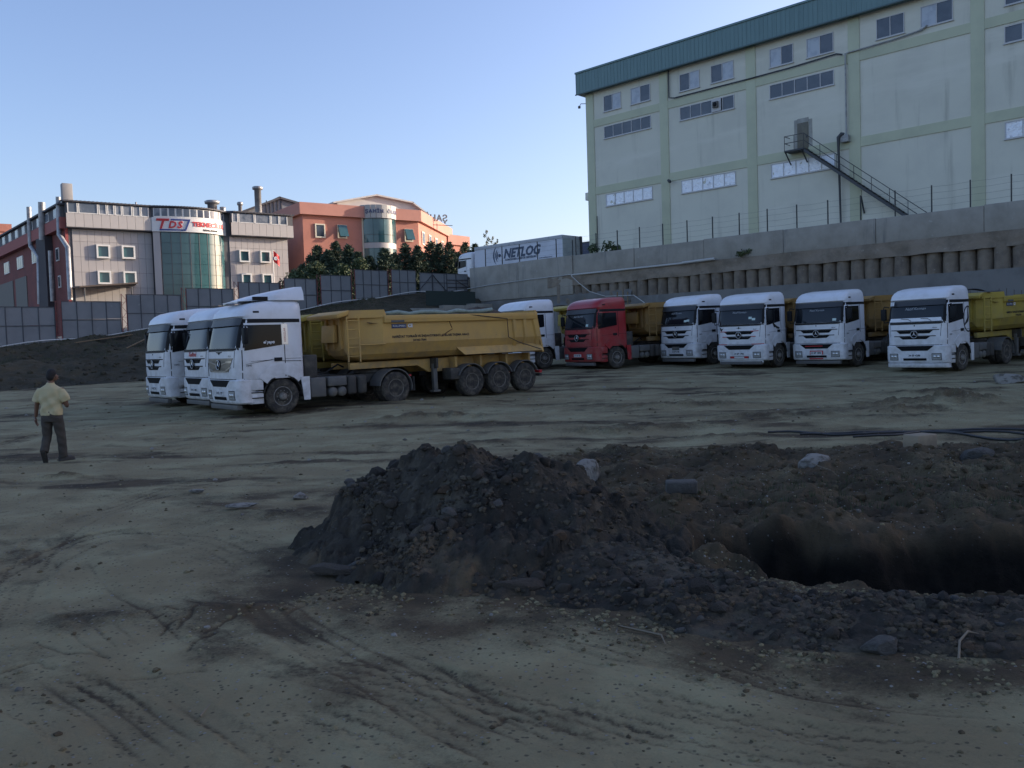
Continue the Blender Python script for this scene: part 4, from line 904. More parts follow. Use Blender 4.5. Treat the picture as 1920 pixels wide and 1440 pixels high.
# corrugated eave that follows the attic and the bay
ev_ = MB(); path = [(.55, -.75)]+[(x, -.75) for x in np.arange(1, 9.1, .2)]+[bay(t_, .15) for t_ in np.linspace(0.02, .97, 60)]+[(x, -.75) for x in np.arange(18.2, 25.7, .2)]
ev_.loft([[(x, y, 18.22), (x, y-.02*(i % 2), 18.36+.03*(i % 2)), (x, max(y, 0)+3.0, 18.9), (x, max(y, 0)+3, 18.75)] for i, (x, y) in enumerate(path)], False, True, True)
ev_.build('eave', ROOFD, td); MB().prism([(.6, -.5), (25.6, -.5), (25.6, 40), (-2.6, 40)], 'z', 18.16, 18.21).build('roof', ROOFD, td)
# canopy
MB().hexa([(1.0, -4.2, 9.05), (6.6, -4.2, 9.55), (7.2, .1, 9.6), (1.0, .1, 9.3), (1.0, -4.2, 9.2), (6.6, -4.2, 9.68), (7.2, .1, 9.75), (1.0, .1, 9.45)]).build('canopy', mat('canopy_brown', (.11, .085, .07), .8), td)
for x in (1.5, 6.0): MB().tube([(x, -4, 3), (x, -4, 9.2)], .06, 6).build('canopy_post', STEEL, td)
# red side wall
SD = Frame(T.w(1.0, .2).x, T.w(1.0, .2).y, 131)
def st_(x, y, z_): p_ = SD.w(x, y, z_)-T.o; return (p_.dot(T.u), p_.dot(T.n), z_)
def sbox(name, x0, x1, y0, y1, z0, z1, m, parent=td): return MB().hexa([st_(x0, y1, z0), st_(x0, y0, z0), st_(x1, y0, z0), st_(x1, y1, z0), st_(x0, y1, z1), st_(x0, y0, z1), st_(x1, y0, z1), st_(x1, y1, z1)]).build(name, m, parent)
sbox('side_wall', 0, 62, .02, .12, 2, 15.5, BRICKR); sbox('side_band', 0, 62, .02, .75, 15.5, 16.7, mat('red_band', (.33, .11, .095), .85)); sbox('side_attic', 0, 62, .02, .6, 16.7, 17.9, JOINT); sbox('side_eave', -.4, 62, 0, .95, 17.92, 18.1, ROOFD)
sbox('corner_trim', -.05, .35, .02, .3, 2, 15.5, mat('red_trim', (.24, .05, .05), .7))
for k in range(16):
    x = 1.2+3.7*k; w_ = sbox('side_window', x, x+1.6, .55, .66, 16.8, 17.8, WHITEF); sbox('pane', x+.12, x+1.48, .66, .68, 16.9, 17.7, MATS['attic_glass'], w_)
for (x0, x1, z0, z1) in ((3.4, 4.6, 12.5, 13.9), (3.3, 4.2, 9.6, 10.9), (12.5, 15.5, 13.2, 14.7), (20.2, 23.4, 13.2, 14.7), (28, 31, 13.2, 14.7), (36, 39, 13.2, 14.7), (10.2, 11.2, 12.6, 13.4)):
    w_ = sbox('side_window', x0, x1, .12, .22, z0, z1, WHITEF)
    for q_ in range(3): a_ = x0+.12+(x1-x0-.2)*q_/3; sbox('pane', a_, a_+(x1-x0-.2)/3-.1, .22, .24, z0+.12, z1-.12, WGLASS, w_)
sbox('bay_shaft', 6.0, 10, .12, .9, 2, 15.4, mat('shaft_dark', (.045, .04, .045), .8)); sbox('shed_door', 19, 25, .12, .2, 6, 12.1, mat('shed_grey', (.16, .15, .13), .8)); sbox('shed_door', 26.5, 40, .12, .2, 6, 12.1, MATS['shed_grey'])
def duct(P_, r_, name='duct'): MB().tube([st_(*a_) for a_ in P_], r_, 12).build(name, DUCT, td)
def dpx(P_, y_): return [(lambda q_: (q_[0], y_, q_[1]))(SD.on(a_, b_, y_)) for a_, b_ in P_]
duct(dpx([(54, 388), (57, 455), (58, 462), (73, 482), (75, 570)], .8), .26); duct(dpx([(78, 379), (80, 450)], .9), .36); duct(dpx([(109, 369), (111, 440), (127, 464), (132, 562)], .7), .24); duct(dpx([(94, 470), (99, 565)], 1.0), .22)
MB().box(1.0, 2.0, 2.2, 3.2, 18.2, 20.6).build('chimney', mat('chimney_grey', (.30, .29, .28), .8), td, .02)
def vent(x, y, z0, z1, r_, cap=True):
    pr = [(r_, z0), (r_, z1-.3)]+([(r_*1.5, z1-.28), (r_*1.6, z1), (r_*1.2, z1+.1), (0, z1+.1)] if cap else [(r_, z1), (0, z1)])
    MB().lathe(pr, 'z', 16, (x, y, 0)).build('roof_vent', DUCT, td)
vent(17.2, 3.5, 18.2, 20.0, .55); vent(18.6, 4, 18.2, 19.5, .35, False); vent(20.2, 2.5, 18.2, 19.9, .22); vent(10.2, 10, 18.2, 20.4, .1, False); vent(24.5, 8, 18.2, 23.0, .42)
# flag on its pole
fl = tag(empty('flag_pole', T.w(22.55, -1.2, 6.0), T.a), 'red flag with white crescent and star on a white pole by the grey factory', 'flag')
MB().tube([(0, 0, 0), (0, 0, 8.0)], .06, 8).build('pole', WHITEF, fl)
fc = MB().slab(lambda u, v, s_: (.06+.75*u+.05*v, .08*sin(u*7+v*2)+(.008 if s_ else 0), 7.9-1.15*(1-v)*1.05-.75*u*.9), 10, 6).build('flag_cloth', mat('flag_red', (.55, .015, .02), .7), fl)
cr = MB(); out_ = [(.22*cos(a_), .22*sin(a_)) for a_ in np.linspace(.6, 2*pi-.6, 22)]; inn = [(.06+.175*cos(a_), .175*sin(a_)) for a_ in np.linspace(2*pi-.75, .75, 22)]; P2 = out_+inn
cr.prism([(a_+.32, b_+6.98) for a_, b_ in P2], 'y', -.11, -.06); stp = [((.09 if k % 2 == 0 else .036)*cos(k*pi/5+2.8)+.62, (.09 if k % 2 == 0 else .036)*sin(k*pi/5+2.8)+6.85) for k in range(10)]; cr.prism(stp, 'y', -.11, -.06)
cr.build('crescent_star', WINK, fc)

# ================================================================== SALMON FACTORY (behind the conifers)
K = Frame(-26.87, 114, 35)
SALM = mat('salmon_render', (.45, .19, .14), .9, var=((.40, .17, .125), .5, .4, .7), bump=(8, .1)); SALMB = mat('salmon_parapet', (.50, .235, .18), .85, var=((.45, .21, .16), .4, .4, .7))
kb = tag(empty('salmon_factory', (K.o.x, K.o.y, 0), K.a), 'salmon pink factory with a glass entrance bay behind the conifers', 'building')
q46 = (cos(RAD(46)), sin(RAD(46)))
FPK = [(0, 0), (17.3, 0), (17.3+20*q46[0], 20*q46[1]), (17.3+20*q46[0]-6, 34), (0, 34)]
MB().prism(FPK, 'z', 4, 19.9).build('wall', SALM, kb)
def inset(P_, d):
    return [(P_[0][0]-d, P_[0][1]-d), (P_[1][0]+d*.4, P_[1][1]-d), (P_[2][0]+d, P_[2][1]), (P_[3][0]+d, P_[3][1]), (P_[4][0]-d, P_[4][1])]
MB().prism(inset(FPK, .55), 'z', 19.85, 21.4).build('parapet', SALMB, kb)
def kwin(x0, x1, z0, z1, tilt=0., par=kb):
    fr = MB(); fw = .16
    fr.box(x0, x1, -.14, .05, z0, z0+fw); fr.box(x0, x1, -.14, .05, z1-fw, z1); fr.box(x0, x0+fw, -.138, .05, z0+fw, z1-fw); fr.box(x1-fw, x1, -.138, .05, z0+fw, z1-fw)
    w_ = fr.build('window', CREAM, par); MB().box(x0+fw, x1-fw, -.03, .03, z0+fw, z1-fw).build('pane', WGLASS, w_)
    if tilt:
        o = MB().box(0, x1-x0-.1, -.03, .03, -(z1-z0-.1), 0).build('open_sash', TGLASS, w_); o.location = (x0+.05, -.15, z1-.05); o.rotation_euler = (-tilt, 0, 0)
kwin(1.65, 3.07, 16.9, 18.75); kwin(4.84, 6.2, 16.95, 18.77, .42); kwin(15.0, 16.35, 16.93, 18.72, .42); kwin(-.0+1.65, 3.07, 12.6, 14.4); kwin(4.84, 6.2, 12.6, 14.4)
def arc(t, r_=0.): a_ = RAD(205+130*t); cx, R0 = 11.1, 2.95+r_; return cx+R0*cos(a_), 1.35+R0*sin(a_)
def arc_slab(name, m, t0, t1, z0, z1, r0, r1, par, n=12): return MB().slab(lambda u, v, s_: (*arc(t0+(t1-t0)*u, r1 if s_ else r0), z0+(z1-z0)*v), n, 1).build(name, m, par)
arc_slab('bay_wall', JOINT, .0, 1, 4, 19.8, -.6, -.2, kb, 16)
for c in range(9): arc_slab('fascia_panel', mat('fascia_silver', (.40, .39, .365), .6, .0), c/9+.004, (c+1)/9-.004, 19.8, 21.6, -.1, .12, kb, 2)
for c in range(4):
    for z0, z1 in ((17.6, 19.75), (16.5, 17.55), (13.2, 15.7)): arc_slab('glass_pane', TGLASS, .03+.235*c, .03+.235*(c+1)-.006, z0, z1, -.2, -.12, kb, 3)
arc_slab('bay_band', PANEL, .03, .97, 15.72, 16.46, -.2, -.05, kb, 8)
for t_ in (0., .97): arc_slab('bay_column', CREAM, t_, t_+.045, 4, 19.8, -.25, .0, kb, 2)
link('sign_lettering', text_mesh('\u015eAH\u0130N  \u00d6RME', .66, mat('sign_navy', (.05, .06, .14), .5), .02, lambda x, y, z_: Vector((*arc(.50+x/(2.95*RAD(130)), .15+z_), 20.70+y)), 0, spacing=1.25, bold=.02), kb)
# right face windows
def kr(x, y, z_): return (17.3+x*q46[0]+y*q46[1], x*q46[1]-y*q46[0], z_)
for x in (1.6, 5.5, 9.5, 13.5):
    w_ = MB().hexa([kr(x, .0, 16.8), kr(x, .14, 16.8), kr(x+1.5, .14, 16.8), kr(x+1.5, 0, 16.8), kr(x, 0, 18.7), kr(x, .14, 18.7), kr(x+1.5, .14, 18.7), kr(x+1.5, 0, 18.7)]).build('window', CREAM, kb)
    MB().hexa([kr(x+.2, .12, 17.0), kr(x+.2, .18, 17.0), kr(x+1.3, .18, 17.0), kr(x+1.3, .12, 17), kr(x+.2, .12, 18.5), kr(x+.2, .18, 18.5), kr(x+1.3, .18, 18.5), kr(x+1.3, .12, 18.5)]).build('pane', WGLASS, w_)
MB().prism([(30, 13), (34.5, 14.5), (33, 20), (28, 20)], 'z', 4, 18.6).build('annex_wall', SALM, kb); MB().prism([(29.8, 12.6), (35, 14.2), (33.3, 20), (28, 20)], 'z', 18.6, 20.2).build('annex_parapet', SALMB, kb)
# pale gabled hall on the roof and grey shed behind
SHEDP = mat('shed_pale', (.50, .49, .46), .6, var=((.44, .43, .41), .5, .4, .7)); 
def kpoly(P_, D): return [K.on(a_, b_, D) for a_, b_ in P_]
sh = MB(); sh.prism(kpoly([(635,405),(632,380),(707,368),(772,381),(800,402),(800,412)], 9), 'y', 9, 30); sh.build('roof_hall', SHEDP, kb)
sl = MB()
for A, B in (((625,381),(708,366.5)), ((706,366.5),(776,381)), ((774,380.5),(804,403))):
    (x0, z0), (x1, z1) = K.on(*A, 8.4), K.on(*B, 8.4); sl.hexa([(x0, 8.4, z0), (x1, 8.4, z1), (x1, 31, z1), (x0, 31, z0), (x0, 8.4, z0+.22), (x1, 8.4, z1+.22), (x1, 31, z1+.22), (x0, 31, z0+.22)])
sl.build('hall_roof', SHEDP, kb)
for a_ in (650, 690, 730): (x, z_) = K.on(a_, 383, 4); MB().box(x-.5, x+.5, 4, 4.6, 21.4, 22.0).build('roof_unit', GREYP, kb, .03)
gs = tag(empty('grey_shed', (K.o.x, K.o.y, 0), K.a), 'dark grey gabled shed roof rising behind the grey panel factory', 'shed')
MB().prism(kpoly([(440,410),(455,399),(525,373.5),(545,378),(575,388),(575,410)], 14), 'y', 14, 40).build('gable_wall', mat('shed_wall_grey', (.20, .205, .215), .7, var=((.16, .165, .175), .5, .4, .7)), gs)
for A, B in (((446,402),(527,372)), ((524,372),(580,388))):
    (x0, z0), (x1, z1) = K.on(*A, 13.6), K.on(*B, 13.6); MB().hexa([(x0, 13.6, z0), (x1, 13.6, z1), (x1, 41, z1), (x0, 41, z0), (x0, 13.6, z0+.3), (x1, 13.6, z1+.3), (x1, 41, z1+.3), (x0, 41, z0+.3)]).build('roof_slope', ROOFD, gs)
for a_ in range(5): (x, z_) = K.on(500+7*a_, 390, 13.9); MB().box(x-.05, x+.05, 13.86, 14.0, z_-1, z_+1.1).build('wall_rib', ROOFD, gs)
# reversed roof letters seen from behind
rs = tag(empty('roof_letters', (0, 0, 0)), 'roof sign letters seen reversed from behind on the salmon factory', 'sign')
lm = text_mesh('\u015eAH\u0130', 1.4, mat('letter_grey', (.16, .16, .17), .6), .06, None, 0, spacing=1.1, bold=.03)
a_ = aty(819, 413, 131); a_.z = 0; o = link('lettering', lm, rs, (a_.x, a_.y, 21.3)); o.rotation_euler = (pi/2, 0, RAD(30+180))
MB().tube([(*a_.xy, 19.5), (*a_.xy, 20.6)], .05, 6).build('sign_post', STEEL, rs)
d_ = Vector((cos(RAD(30)), sin(RAD(30)), 0)); MB().tube([a_+d_*-2.6+Vector((0, 0, 20.3)), a_+d_*2.6+Vector((0, 0, 20.3))], .05, 6).build('sign_rail', STEEL, rs)
# orange block at the far left
p = aty(-30, 470, 150); fo = tag(empty('orange_block', (p.x, p.y, 0), RAD(36)), 'orange rendered building end at the far left edge', 'building')
(x1, z1) = Frame(p.x, p.y, 36).on(19, 421, 0); MB().box(-8, x1, 0, 15, 0, z1).build('wall', SALMB, fo); MB().box(-8.2, x1+.2, -.2, 15, z1-1.3, z1+.05).build('parapet', SALM, fo)
# ================================================================== TREES
CONIF = mat('conifer_needles', (.055, .082, .052), .8, var=[((.080, .112, .065), .6, .4, .7), ((.022, .038, .026), 2, .5, .7)])
BUSHG = mat('bush_leaves', (.060, .085, .035), .75, var=((.095, .12, .05), .7, .4, .7))
BARK = mat('bark', (.10, .08, .06), .95, bump=(12, .6))
def conifer(base, h, r, seed, label, group='conifers behind the hoarding'):
    rg = np.random.default_rng(seed); t = tag(empty('conifer_tree', base), label, 'tree', group)
    lean = rg.uniform(-.03, .03)
    MB().tube([(0, 0, -.3), (lean*h*.5, 0, h*.5), (lean*h, 0, h*.99)], [.13, .08, .012], 7).build('trunk', BARK, t)
    nb = int(62+6*h); V = []; lb = MB()
    for k in range(nb):
        f = (k+rg.random())/nb; z0 = h*(.04+.95*f); L = r*(1-f)**.75*rg.uniform(.6, 1.2)+.08; a = k*2.4+rg.uniform(-.5, .5); droop = rg.uniform(-.10, .28)
        dx, dy = cos(a), sin(a); n = int(34+46*L)
        if k % 3 == 0: lb.tube([(lean*z0, 0, z0), (lean*z0+dx*L*.9, dy*L*.9, z0+droop*L)], [.025, .006], 4)
        tt = rg.random(n)**.7; w = (.10+.22*L*np.sin(tt*2.6+.3))
        P = np.stack([lean*z0+dx*L*tt+rg.normal(size=n)*w*.6, dy*L*tt+rg.normal(size=n)*w*.6, z0+droop*L*tt+rg.normal(size=n)*w*.42], -1)
        d = np.stack([dx+rg.normal(size=n)*.7, dy+rg.normal(size=n)*.7, .35+rg.normal(size=n)*.5], -1); d /= np.linalg.norm(d, axis=1)[:, None]
        s_ = np.cross(d, rg.normal(size=(n, 3))); s_ /= np.linalg.norm(s_, axis=1)[:, None]; l = (.12+.14*rg.random((n, 1)))
        V.append(np.stack([P-s_*l*.30, P+s_*l*.30, P+d*l*1.3], 1).reshape(-1, 3))
    V = np.concatenate(V); link('crown', np_mesh('crown', V, np.arange(len(V)).reshape(-1, 3), CONIF, False), t); lb.build('limbs', BARK, t)
    return t
CT = [(566,492,.95,84),(580,474,1.0,86),(592,456,1.0,87),(613,464,1.05,86),(631,449,1.15,88),(652,455,1.05,86),(668,468,1.1,85),(690,476,1.1,88),(722,461,1.2,87),(740,470,1.1,89),(757,452,1.15,90),(780,457,1.2,90),(806,449,1.25,92),(826,452,1.1,93),(844,450,1.15,92),(856,468,1.1,94),(870,451,1.1,95),(889,453,1.1,96)]
CW = ['leftmost low conifer just right of the flag', 'second conifer from the left behind the hoarding', 'pointed conifer third from the left under the first factory window', 'conifer between the two tallest left ones', 'tall conifer under the first tilted window of the salmon factory', 'conifer right of the tall one under the tilted window', 'short conifer left of the glass bay', 'low conifer standing before the left column of the glass bay', 'conifer before the middle of the glass entrance bay', 'conifer under the right column of the glass bay', 'tall conifer just right of the glass bay', 'conifer under the second tilted window of the salmon factory', 'tall conifer at the salmon factory corner', 'conifer next to the corner, under the sunlit wall', 'conifer below the reversed roof letters', 'shorter conifer right of the salmon factory', 'conifer above the white lorry cab on the upper road', 'last conifer on the right, half behind the white trailer']
for k, (px, py, r, Y) in enumerate(CT):
    p = aty(px, py, Y); zb = 6.0; conifer((p.x, p.y, zb), p.z-zb-.25, r*1.95, 40+k, CW[k])
def broad(name, base, cs, m, leaf, n, seed, label, cat='bush'):
    t = tag(empty(name, base), label, cat, None); leaf_cloud('crown', cs, m, leaf, n, seed, t)
    MB().tube([(0, 0, -.5), (.05, 0, cs[0][2]*.8)], [.08, .04], 6).build('trunk', BARK, t)
    lb = MB()
    for (cx, cy, cz, rx, rz_) in cs: lb.tube([(.03, 0, cs[0][2]*.3), (cx*.8, cy*.8, cz)], [.04, .012], 4)
    lb.build('limbs', BARK, t); return t
for k, (px, py, Y, rx, lab) in enumerate(((553,508,80,1.6,'pale green bush right beside the flag pole behind the hoarding'), (590,494,80,1.9,'broad mid green bush in front of the leftmost conifers'), (640,497,81,1.7,'mid green bush under the tallest left conifer'), (672,487,82,1.5,'rounded light green bush below the glass bay column'))):
    p = aty(px, py, Y); zb = 5.2; hh_ = p.z-zb; broad('bush', (p.x, p.y, zb), [(0, 0, hh_*.6, rx, hh_*.42), (rx*.6, .2, hh_*.5, rx*.7, hh_*.35), (-rx*.6, -.2, hh_*.48, rx*.7, hh_*.33), (.2, -.3, hh_*.85, rx*.45, hh_*.2)], BUSHG, .13, 900, 70+k, lab)
YL = mat('young_leaves', (.15, .14, .055), .7, var=((.09, .10, .04), .8, .4, .7))
for k, (px, py, Y, lab) in enumerate(((912,434,97,'slender sunlit young tree rising above the white trailer'), (924,446,97,'thin young tree next to the taller sunlit one above the trailer'), (932,452,98,'smallest young tree over the left end of the trailer'))):
    p = aty(px, py, Y); zb = 7.3; h = p.z-zb; t = tag(empty('young_tree', (p.x, p.y, zb)), lab, 'tree', 'young trees above the trailer')
    MB().tube([(0, 0, 0), (.1, 0, h*.6), (0, 0, h)], [.06, .035, .01], 6).build('trunk', BARK, t); cs = [(.25*sin(j*2.1), .25*cos(j*2.1), h*(.45+.55*j/9), .42-.03*j, .3) for j in range(10)]
    leaf_cloud('crown', cs, YL, .085, 45, 90+k, t); lb = MB()
    for c in cs: lb.tube([(0, 0, c[2]-.3), c[:3]], [.015, .005], 4)
    lb.build('limbs', BARK, t)

# ================================================================== WHEELS (shared by every lorry)
def tyre_mesh(R, w):
    p = [(R*.56, -w*.42), (R*.66, -w*.5), (R*.88, -w*.5), (R*.97, -w*.44), (R, -w*.34), (R, -w*.20), (R*.985, -w*.19), (R*.985, -w*.14), (R, -w*.13), (R, w*.13), (R*.985, w*.14), (R*.985, w*.19), (R, w*.2), (R, w*.34), (R*.97, w*.44), (R*.88, w*.5), (R*.66, w*.5), (R*.56, w*.42)]
    m_ = MB().lathe(p, 'y', 40); 
    for k in range(40):                                   # tread blocks
        a = 2*pi*k/40
        for y0, y1 in ((-w*.40, -w*.22), (w*.22, w*.40)):
            c_, s_ = cos(a), sin(a); tx, tz = -s_*.024*R*2, c_*.024*R*2
            m_.hexa([(c_*R*.97-tx, y0, s_*R*.97-tz), (c_*R*.97+tx, y0, s_*R*.97+tz), (c_*R*.97+tx, y1, s_*R*.97+tz), (c_*R*.97-tx, y1, s_*R*.97-tz), (c_*R*1.012-tx, y0, s_*R*1.012-tz), (c_*R*1.012+tx, y0, s_*R*1.012+tz), (c_*R*1.012+tx, y1, s_*R*1.012+tz), (c_*R*1.012-tx, y1, s_*R*1.012-tz)])
    return m_.mesh('tyre', TYRE)
def rim_mesh(R, w, deep, m):                               # outer side is +y
    f = w*.46; d = -w*.10 if deep else f*.55
    p = [(R*.57, -w*.4), (R*.57, f), (R*.53, f+.005), (R*.50, f-.03), (R*.46, d+.02), (R*.34, d), (R*.30, d+.02), (R*.26, d+.03), (R*.22, d+.05), (R*.21, d+.11), (R*.12, d+.13), (0.001, d+.13)]
    m_ = MB().lathe(p, 'y', 36)
    for k in range(10):
        a = 2*pi*k/10; m_.lathe([(.022, d-.01), (.022, d+.045), (.012, d+.055), (.001, d+.055)], 'y', 8, (cos(a)*R*.335, 0, sin(a)*R*.335))
        a += pi/10; m_.lathe([(.034, d+.001), (.034, d+.004), (.001, d+.004)], 'y', 8, (cos(a)*R*.42, 0, sin(a)*R*.42))
    return m_.mesh('rim', m)
TY_F, TY_D, TY_T = tyre_mesh(.515, .31), tyre_mesh(.515, .30), tyre_mesh(.515, .38)
RM_F, RM_D, RM_T = rim_mesh(.515, .31, False, RIM), rim_mesh(.515, .30, True, RIMD), rim_mesh(.515, .38, True, RIMD)
def wheel(parent, x, y, kind):
    ty, rm = {'f': (TY_F, RM_F), 'd': (TY_D, RM_D), 't': (TY_T, RM_T)}[kind]
    w_ = link('wheel', ty, parent, (x, y, .515), 0 if y > 0 else pi); link('rim', rm, w_); return w_
def arc_plate(x, zc, R, a0, a1, y0, y1, th=.02, n=14):
    m_ = MB(); m_.slab(lambda u, v, s_: (x+(R+(th if s_ else 0))*cos(a0+(a1-a0)*u), y0+(y1-y0)*v, zc+(R+(th if s_ else 0))*sin(a0+(a1-a0)*u)), n, 1); return m_

# ================================================================== TRACTOR UNIT  (local: +x forward, +y its left side, origin under the front axle)
CZ = [1.06, 1.30, 1.60, 1.93, 2.02, 2.45, 2.80, 2.86, 2.90, 3.05, 3.18, 3.27, 3.33, 3.37]
CXF = [1.42, 1.43, 1.425, 1.41, 1.395, 1.29, 1.19, 1.19, 1.24, 1.17, 1.02, .82, .52, .10]
CHW = [1.235, 1.24, 1.24, 1.235, 1.235, 1.225, 1.215, 1.215, 1.215, 1.20, 1.17, 1.12, 1.05, .95]
CXR = [-.82]*9+[-.82, -.815, -.80, -.77, -.70]
EXP = 6.5
def cab_par(z_): return [float(np.interp(z_, CZ, A)) for A in (CXF, CXR, CHW)]
def cab_front(y, z_, off=0.):
    xf, xr, hw = cab_par(z_); a_ = (xf-xr)/2; t = min(abs(y)/hw, .999); return ((xf+xr)/2+a_*(1-t**EXP)**(1/EXP)+off, y, z_)
def cab_side(x, z_, sgn, off=0.):
    xf, xr, hw = cab_par(z_); a_ = (xf-xr)/2; t = min(abs(x-(xf+xr)/2)/a_, .999); return (x, sgn*(hw*(1-t**EXP)**(1/EXP)+off), z_)
def quad(P, u, v): # P: bl, br, tr, tl
    return tuple((P[0][i]*(1-u)+P[1][i]*u)*(1-v)+(P[3][i]*(1-u)+P[2][i]*u)*v for i in (0, 1))
def fpatch(mb, P, off=.008, nu=12, nv=4, th=.012):
    return mb.slab(lambda u, v, s_: cab_front(*quad(P, u, v), off if s_ else off-th), nu, nv)
def spatch(mb, P, sgn, off=.008, nu=8, nv=6, th=.012):
    return mb.slab(lambda u, v, s_: cab_side(*quad(P, u, v), sgn, off if s_ else off-th), nu, nv)
def bump_front(y, z_, off=0.): # bumper face
    t = min(abs(y)/1.235, .999); xf = 1.45-.05*max(0, (.55-z_)/.2); return (xf-.45+.45*(1-t**5.5)**(1/5.5)+off, y, z_)
def bpatch(mb, P, off=.006, nu=10, nv=2, th=.012): return mb.slab(lambda u, v, s_: bump_front(*quad(P, u, v), off if s_ else off-th), nu, nv)
def rect(y0, y1, z0, z1): return [(y0, z0), (y1, z0), (y1, z1), (y0, z1)]
def star_mesh(r, m, th=.02):
    b = MB()
    n = 28; b.loft([[(th*(.5 if k in (1, 2) else 0), (r*(.86 if k in (2, 3) else 1.0))*cos(2*pi*j/n), (r*(.86 if k in (2, 3) else 1.0))*sin(2*pi*j/n)) for j in range(n)] for k in (0, 1, 2, 3)], True, True, False)
    for k in range(3):
        a = pi/2+k*2*pi/3; t_ = (cos(a)*r*.9, sin(a)*r*.9); c_ = [(cos(a+sg*pi/3)*r*.17, sin(a+sg*pi/3)*r*.17) for sg in (1, -1)]
        b.add([(0, 0, 0), (th*.2, *c_[0]), (th*.3, *t_), (th*.2, *c_[1]), (th, 0, 0)], [(4, 1, 2), (4, 2, 3)])
    return b.mesh('emblem', m)
STAR = star_mesh(.15, CHROME)
BADGE = MB().lathe([(.001, .012), (.135, .012), (.14, .0), (.14, -.02), (.001, -.02)], 'x', 28).mesh('emblem_disc', GRILLE)
def make_tractor(PAINT):
    t = empty('truck')
    # cab shell
    rings = []
    zs = sorted(set(CZ+[1.06+.12*k for k in range(18)]))
    for z_ in [z2 for z2 in zs if z2 <= 3.37]:
        xf, xr, hw = cab_par(z_); a_ = (xf-xr)/2; xc = (xf+xr)/2; ring = []
        for k in range(72):
            th = 2*pi*(k+.5)/72; c_, s_ = cos(th), sin(th); ring.append((xc+a_*math.copysign(abs(c_)**(2/EXP), c_), hw*math.copysign(abs(s_)**(2/EXP), s_), z_))
        rings.append(ring)
    me_ = MB().loft(rings); cab = me_.build('cab', PAINT, t); cab.data.set_sharp_from_angle(angle=RAD(35))
    # glass
    ws = fpatch(MB(), [(-1.12, 1.99), (1.12, 1.99), (1.08, 2.66), (-1.08, 2.66)], .008, 20, 6).build('windscreen', GLASS, t)
    fpatch(MB(), [(-1.15, 1.925), (1.15, 1.925), (1.14, 1.985), (-1.14, 1.985)], .010, 20, 1).build('windscreen_seal', BLACK, ws)
    for sgn in (1, -1): fpatch(MB(), [(sgn*1.085, 1.99), (sgn*1.165, 1.99), (sgn*1.13, 2.82), (sgn*1.05, 2.82)][::sgn], .012, 4, 6).build('pillar_cover', BLACK, ws)
    # sun visor in front of the upper screen
    vz = MB().slab(lambda u, v, s_: (cab_front(-1.12+2.24*u, 2.86-.22*v)[0]+.02+.035*v+(.015 if s_ else 0), -1.12+2.24*u, 2.86-.22*v), 16, 2); vz.build('sun_visor', mat('visor_smoke', (.03, .032, .035), .45), t)
    for sgn in (1, -1):
        sw_ = spatch(MB(), [(-.02, 2.04), (1.12, 1.90), (1.06, 2.64), (-.02, 2.64)][::1] if sgn > 0 else [(1.12, 1.90), (-.02, 2.04), (-.02, 2.64), (1.06, 2.64)], sgn, .007).build('side_window', SGLASS, t)
        spatch(MB(), [(-.80, 2.70), (1.08, 2.70), (1.06, 2.82), (-.80, 2.80)] if sgn > 0 else [(1.08, 2.70), (-.80, 2.70), (-.80, 2.80), (1.06, 2.82)], sgn, .010, 12, 1).build('roof_strip', BLACK, t)
        # door seams and handle
        seam = MB()
        def sm_(x0, z0, x1, z1, w=.012):
            if abs(x1-x0) < abs(z1-z0): P = [(x0-w, z0), (x0+w, z0), (x1+w, z1), (x1-w, z1)]
            else: P = [(x0, z0-w), (x1, z1-w), (x1, z1+w), (x0, z0+w)]
            spatch(seam, P if sgn > 0 else [P[1], P[0], P[3], P[2]], sgn, .003, 8, 4, .006)
        sm_(-.10, 1.10, -.10, 2.69); sm_(1.20, 1.10, 1.17, 2.66); sm_(-.8, 1.62, -.12, 1.63, .006); sm_(.12, 1.62, .95, 1.58, .005)
        seam.build('door_seam', BLACK, t)
        P = [(.0, 1.56), (.24, 1.56), (.24, 1.67), (.0, 1.67)]; spatch(MB(), P if sgn > 0 else [P[1], P[0], P[3], P[2]], sgn, .018, 3, 2, .03).build('door_handle', BLACK, t)
        P = [(.62, 2.99), (.80, 2.99), (.80, 3.045), (.62, 3.045)]; spatch(MB(), P if sgn > 0 else [P[1], P[0], P[3], P[2]], sgn, .006, 2, 1, .02).build('marker_lamp', BLACK, t)
        # raised wheel-arch flare on the cab side
        fl_ = MB(); fl_.slab(lambda u, v, s_: (lambda a, R_: cab_side(max(R_*cos(a), -.79), .53+R_*sin(a), sgn, .016 if s_ else -.02))(RAD(38)+RAD(104)*u, .63+.34*v), 14, 3); fl_.build('arch_flare', PAINT, t)
        # lower arch strip, rear skirt, step box
        arc_plate(0, .515, .60, RAD(12), RAD(168), sgn*.92 if sgn > 0 else -1.235, sgn*1.235 if sgn > 0 else -.92, .03).build('arch_liner', BLACK, t)
        MB().hexa([(-.66, sgn*1.235-.04*(sgn > 0), .36), (-.86, sgn*1.235-.04*(sgn > 0), .36), (-.86, sgn*1.235+.04*(sgn < 0), .36), (-.66, sgn*1.235+.04*(sgn < 0), .36), (-.58, sgn*1.235-.04*(sgn > 0), 1.06), (-.86, sgn*1.235-.04*(sgn > 0), 1.06), (-.86, sgn*1.235+.04*(sgn < 0), 1.06), (-.58, sgn*1.235+.04*(sgn < 0), 1.06)]).build('rear_skirt', PAINT, t)
        sb_ = MB(); y0, y1 = (1.0, 1.20) if sgn > 0 else (-1.20, -1.0); sb_.box(.60, 1.02, y0, y1, .34, .70); sb_.build('step_box', PAINT, t, .015)
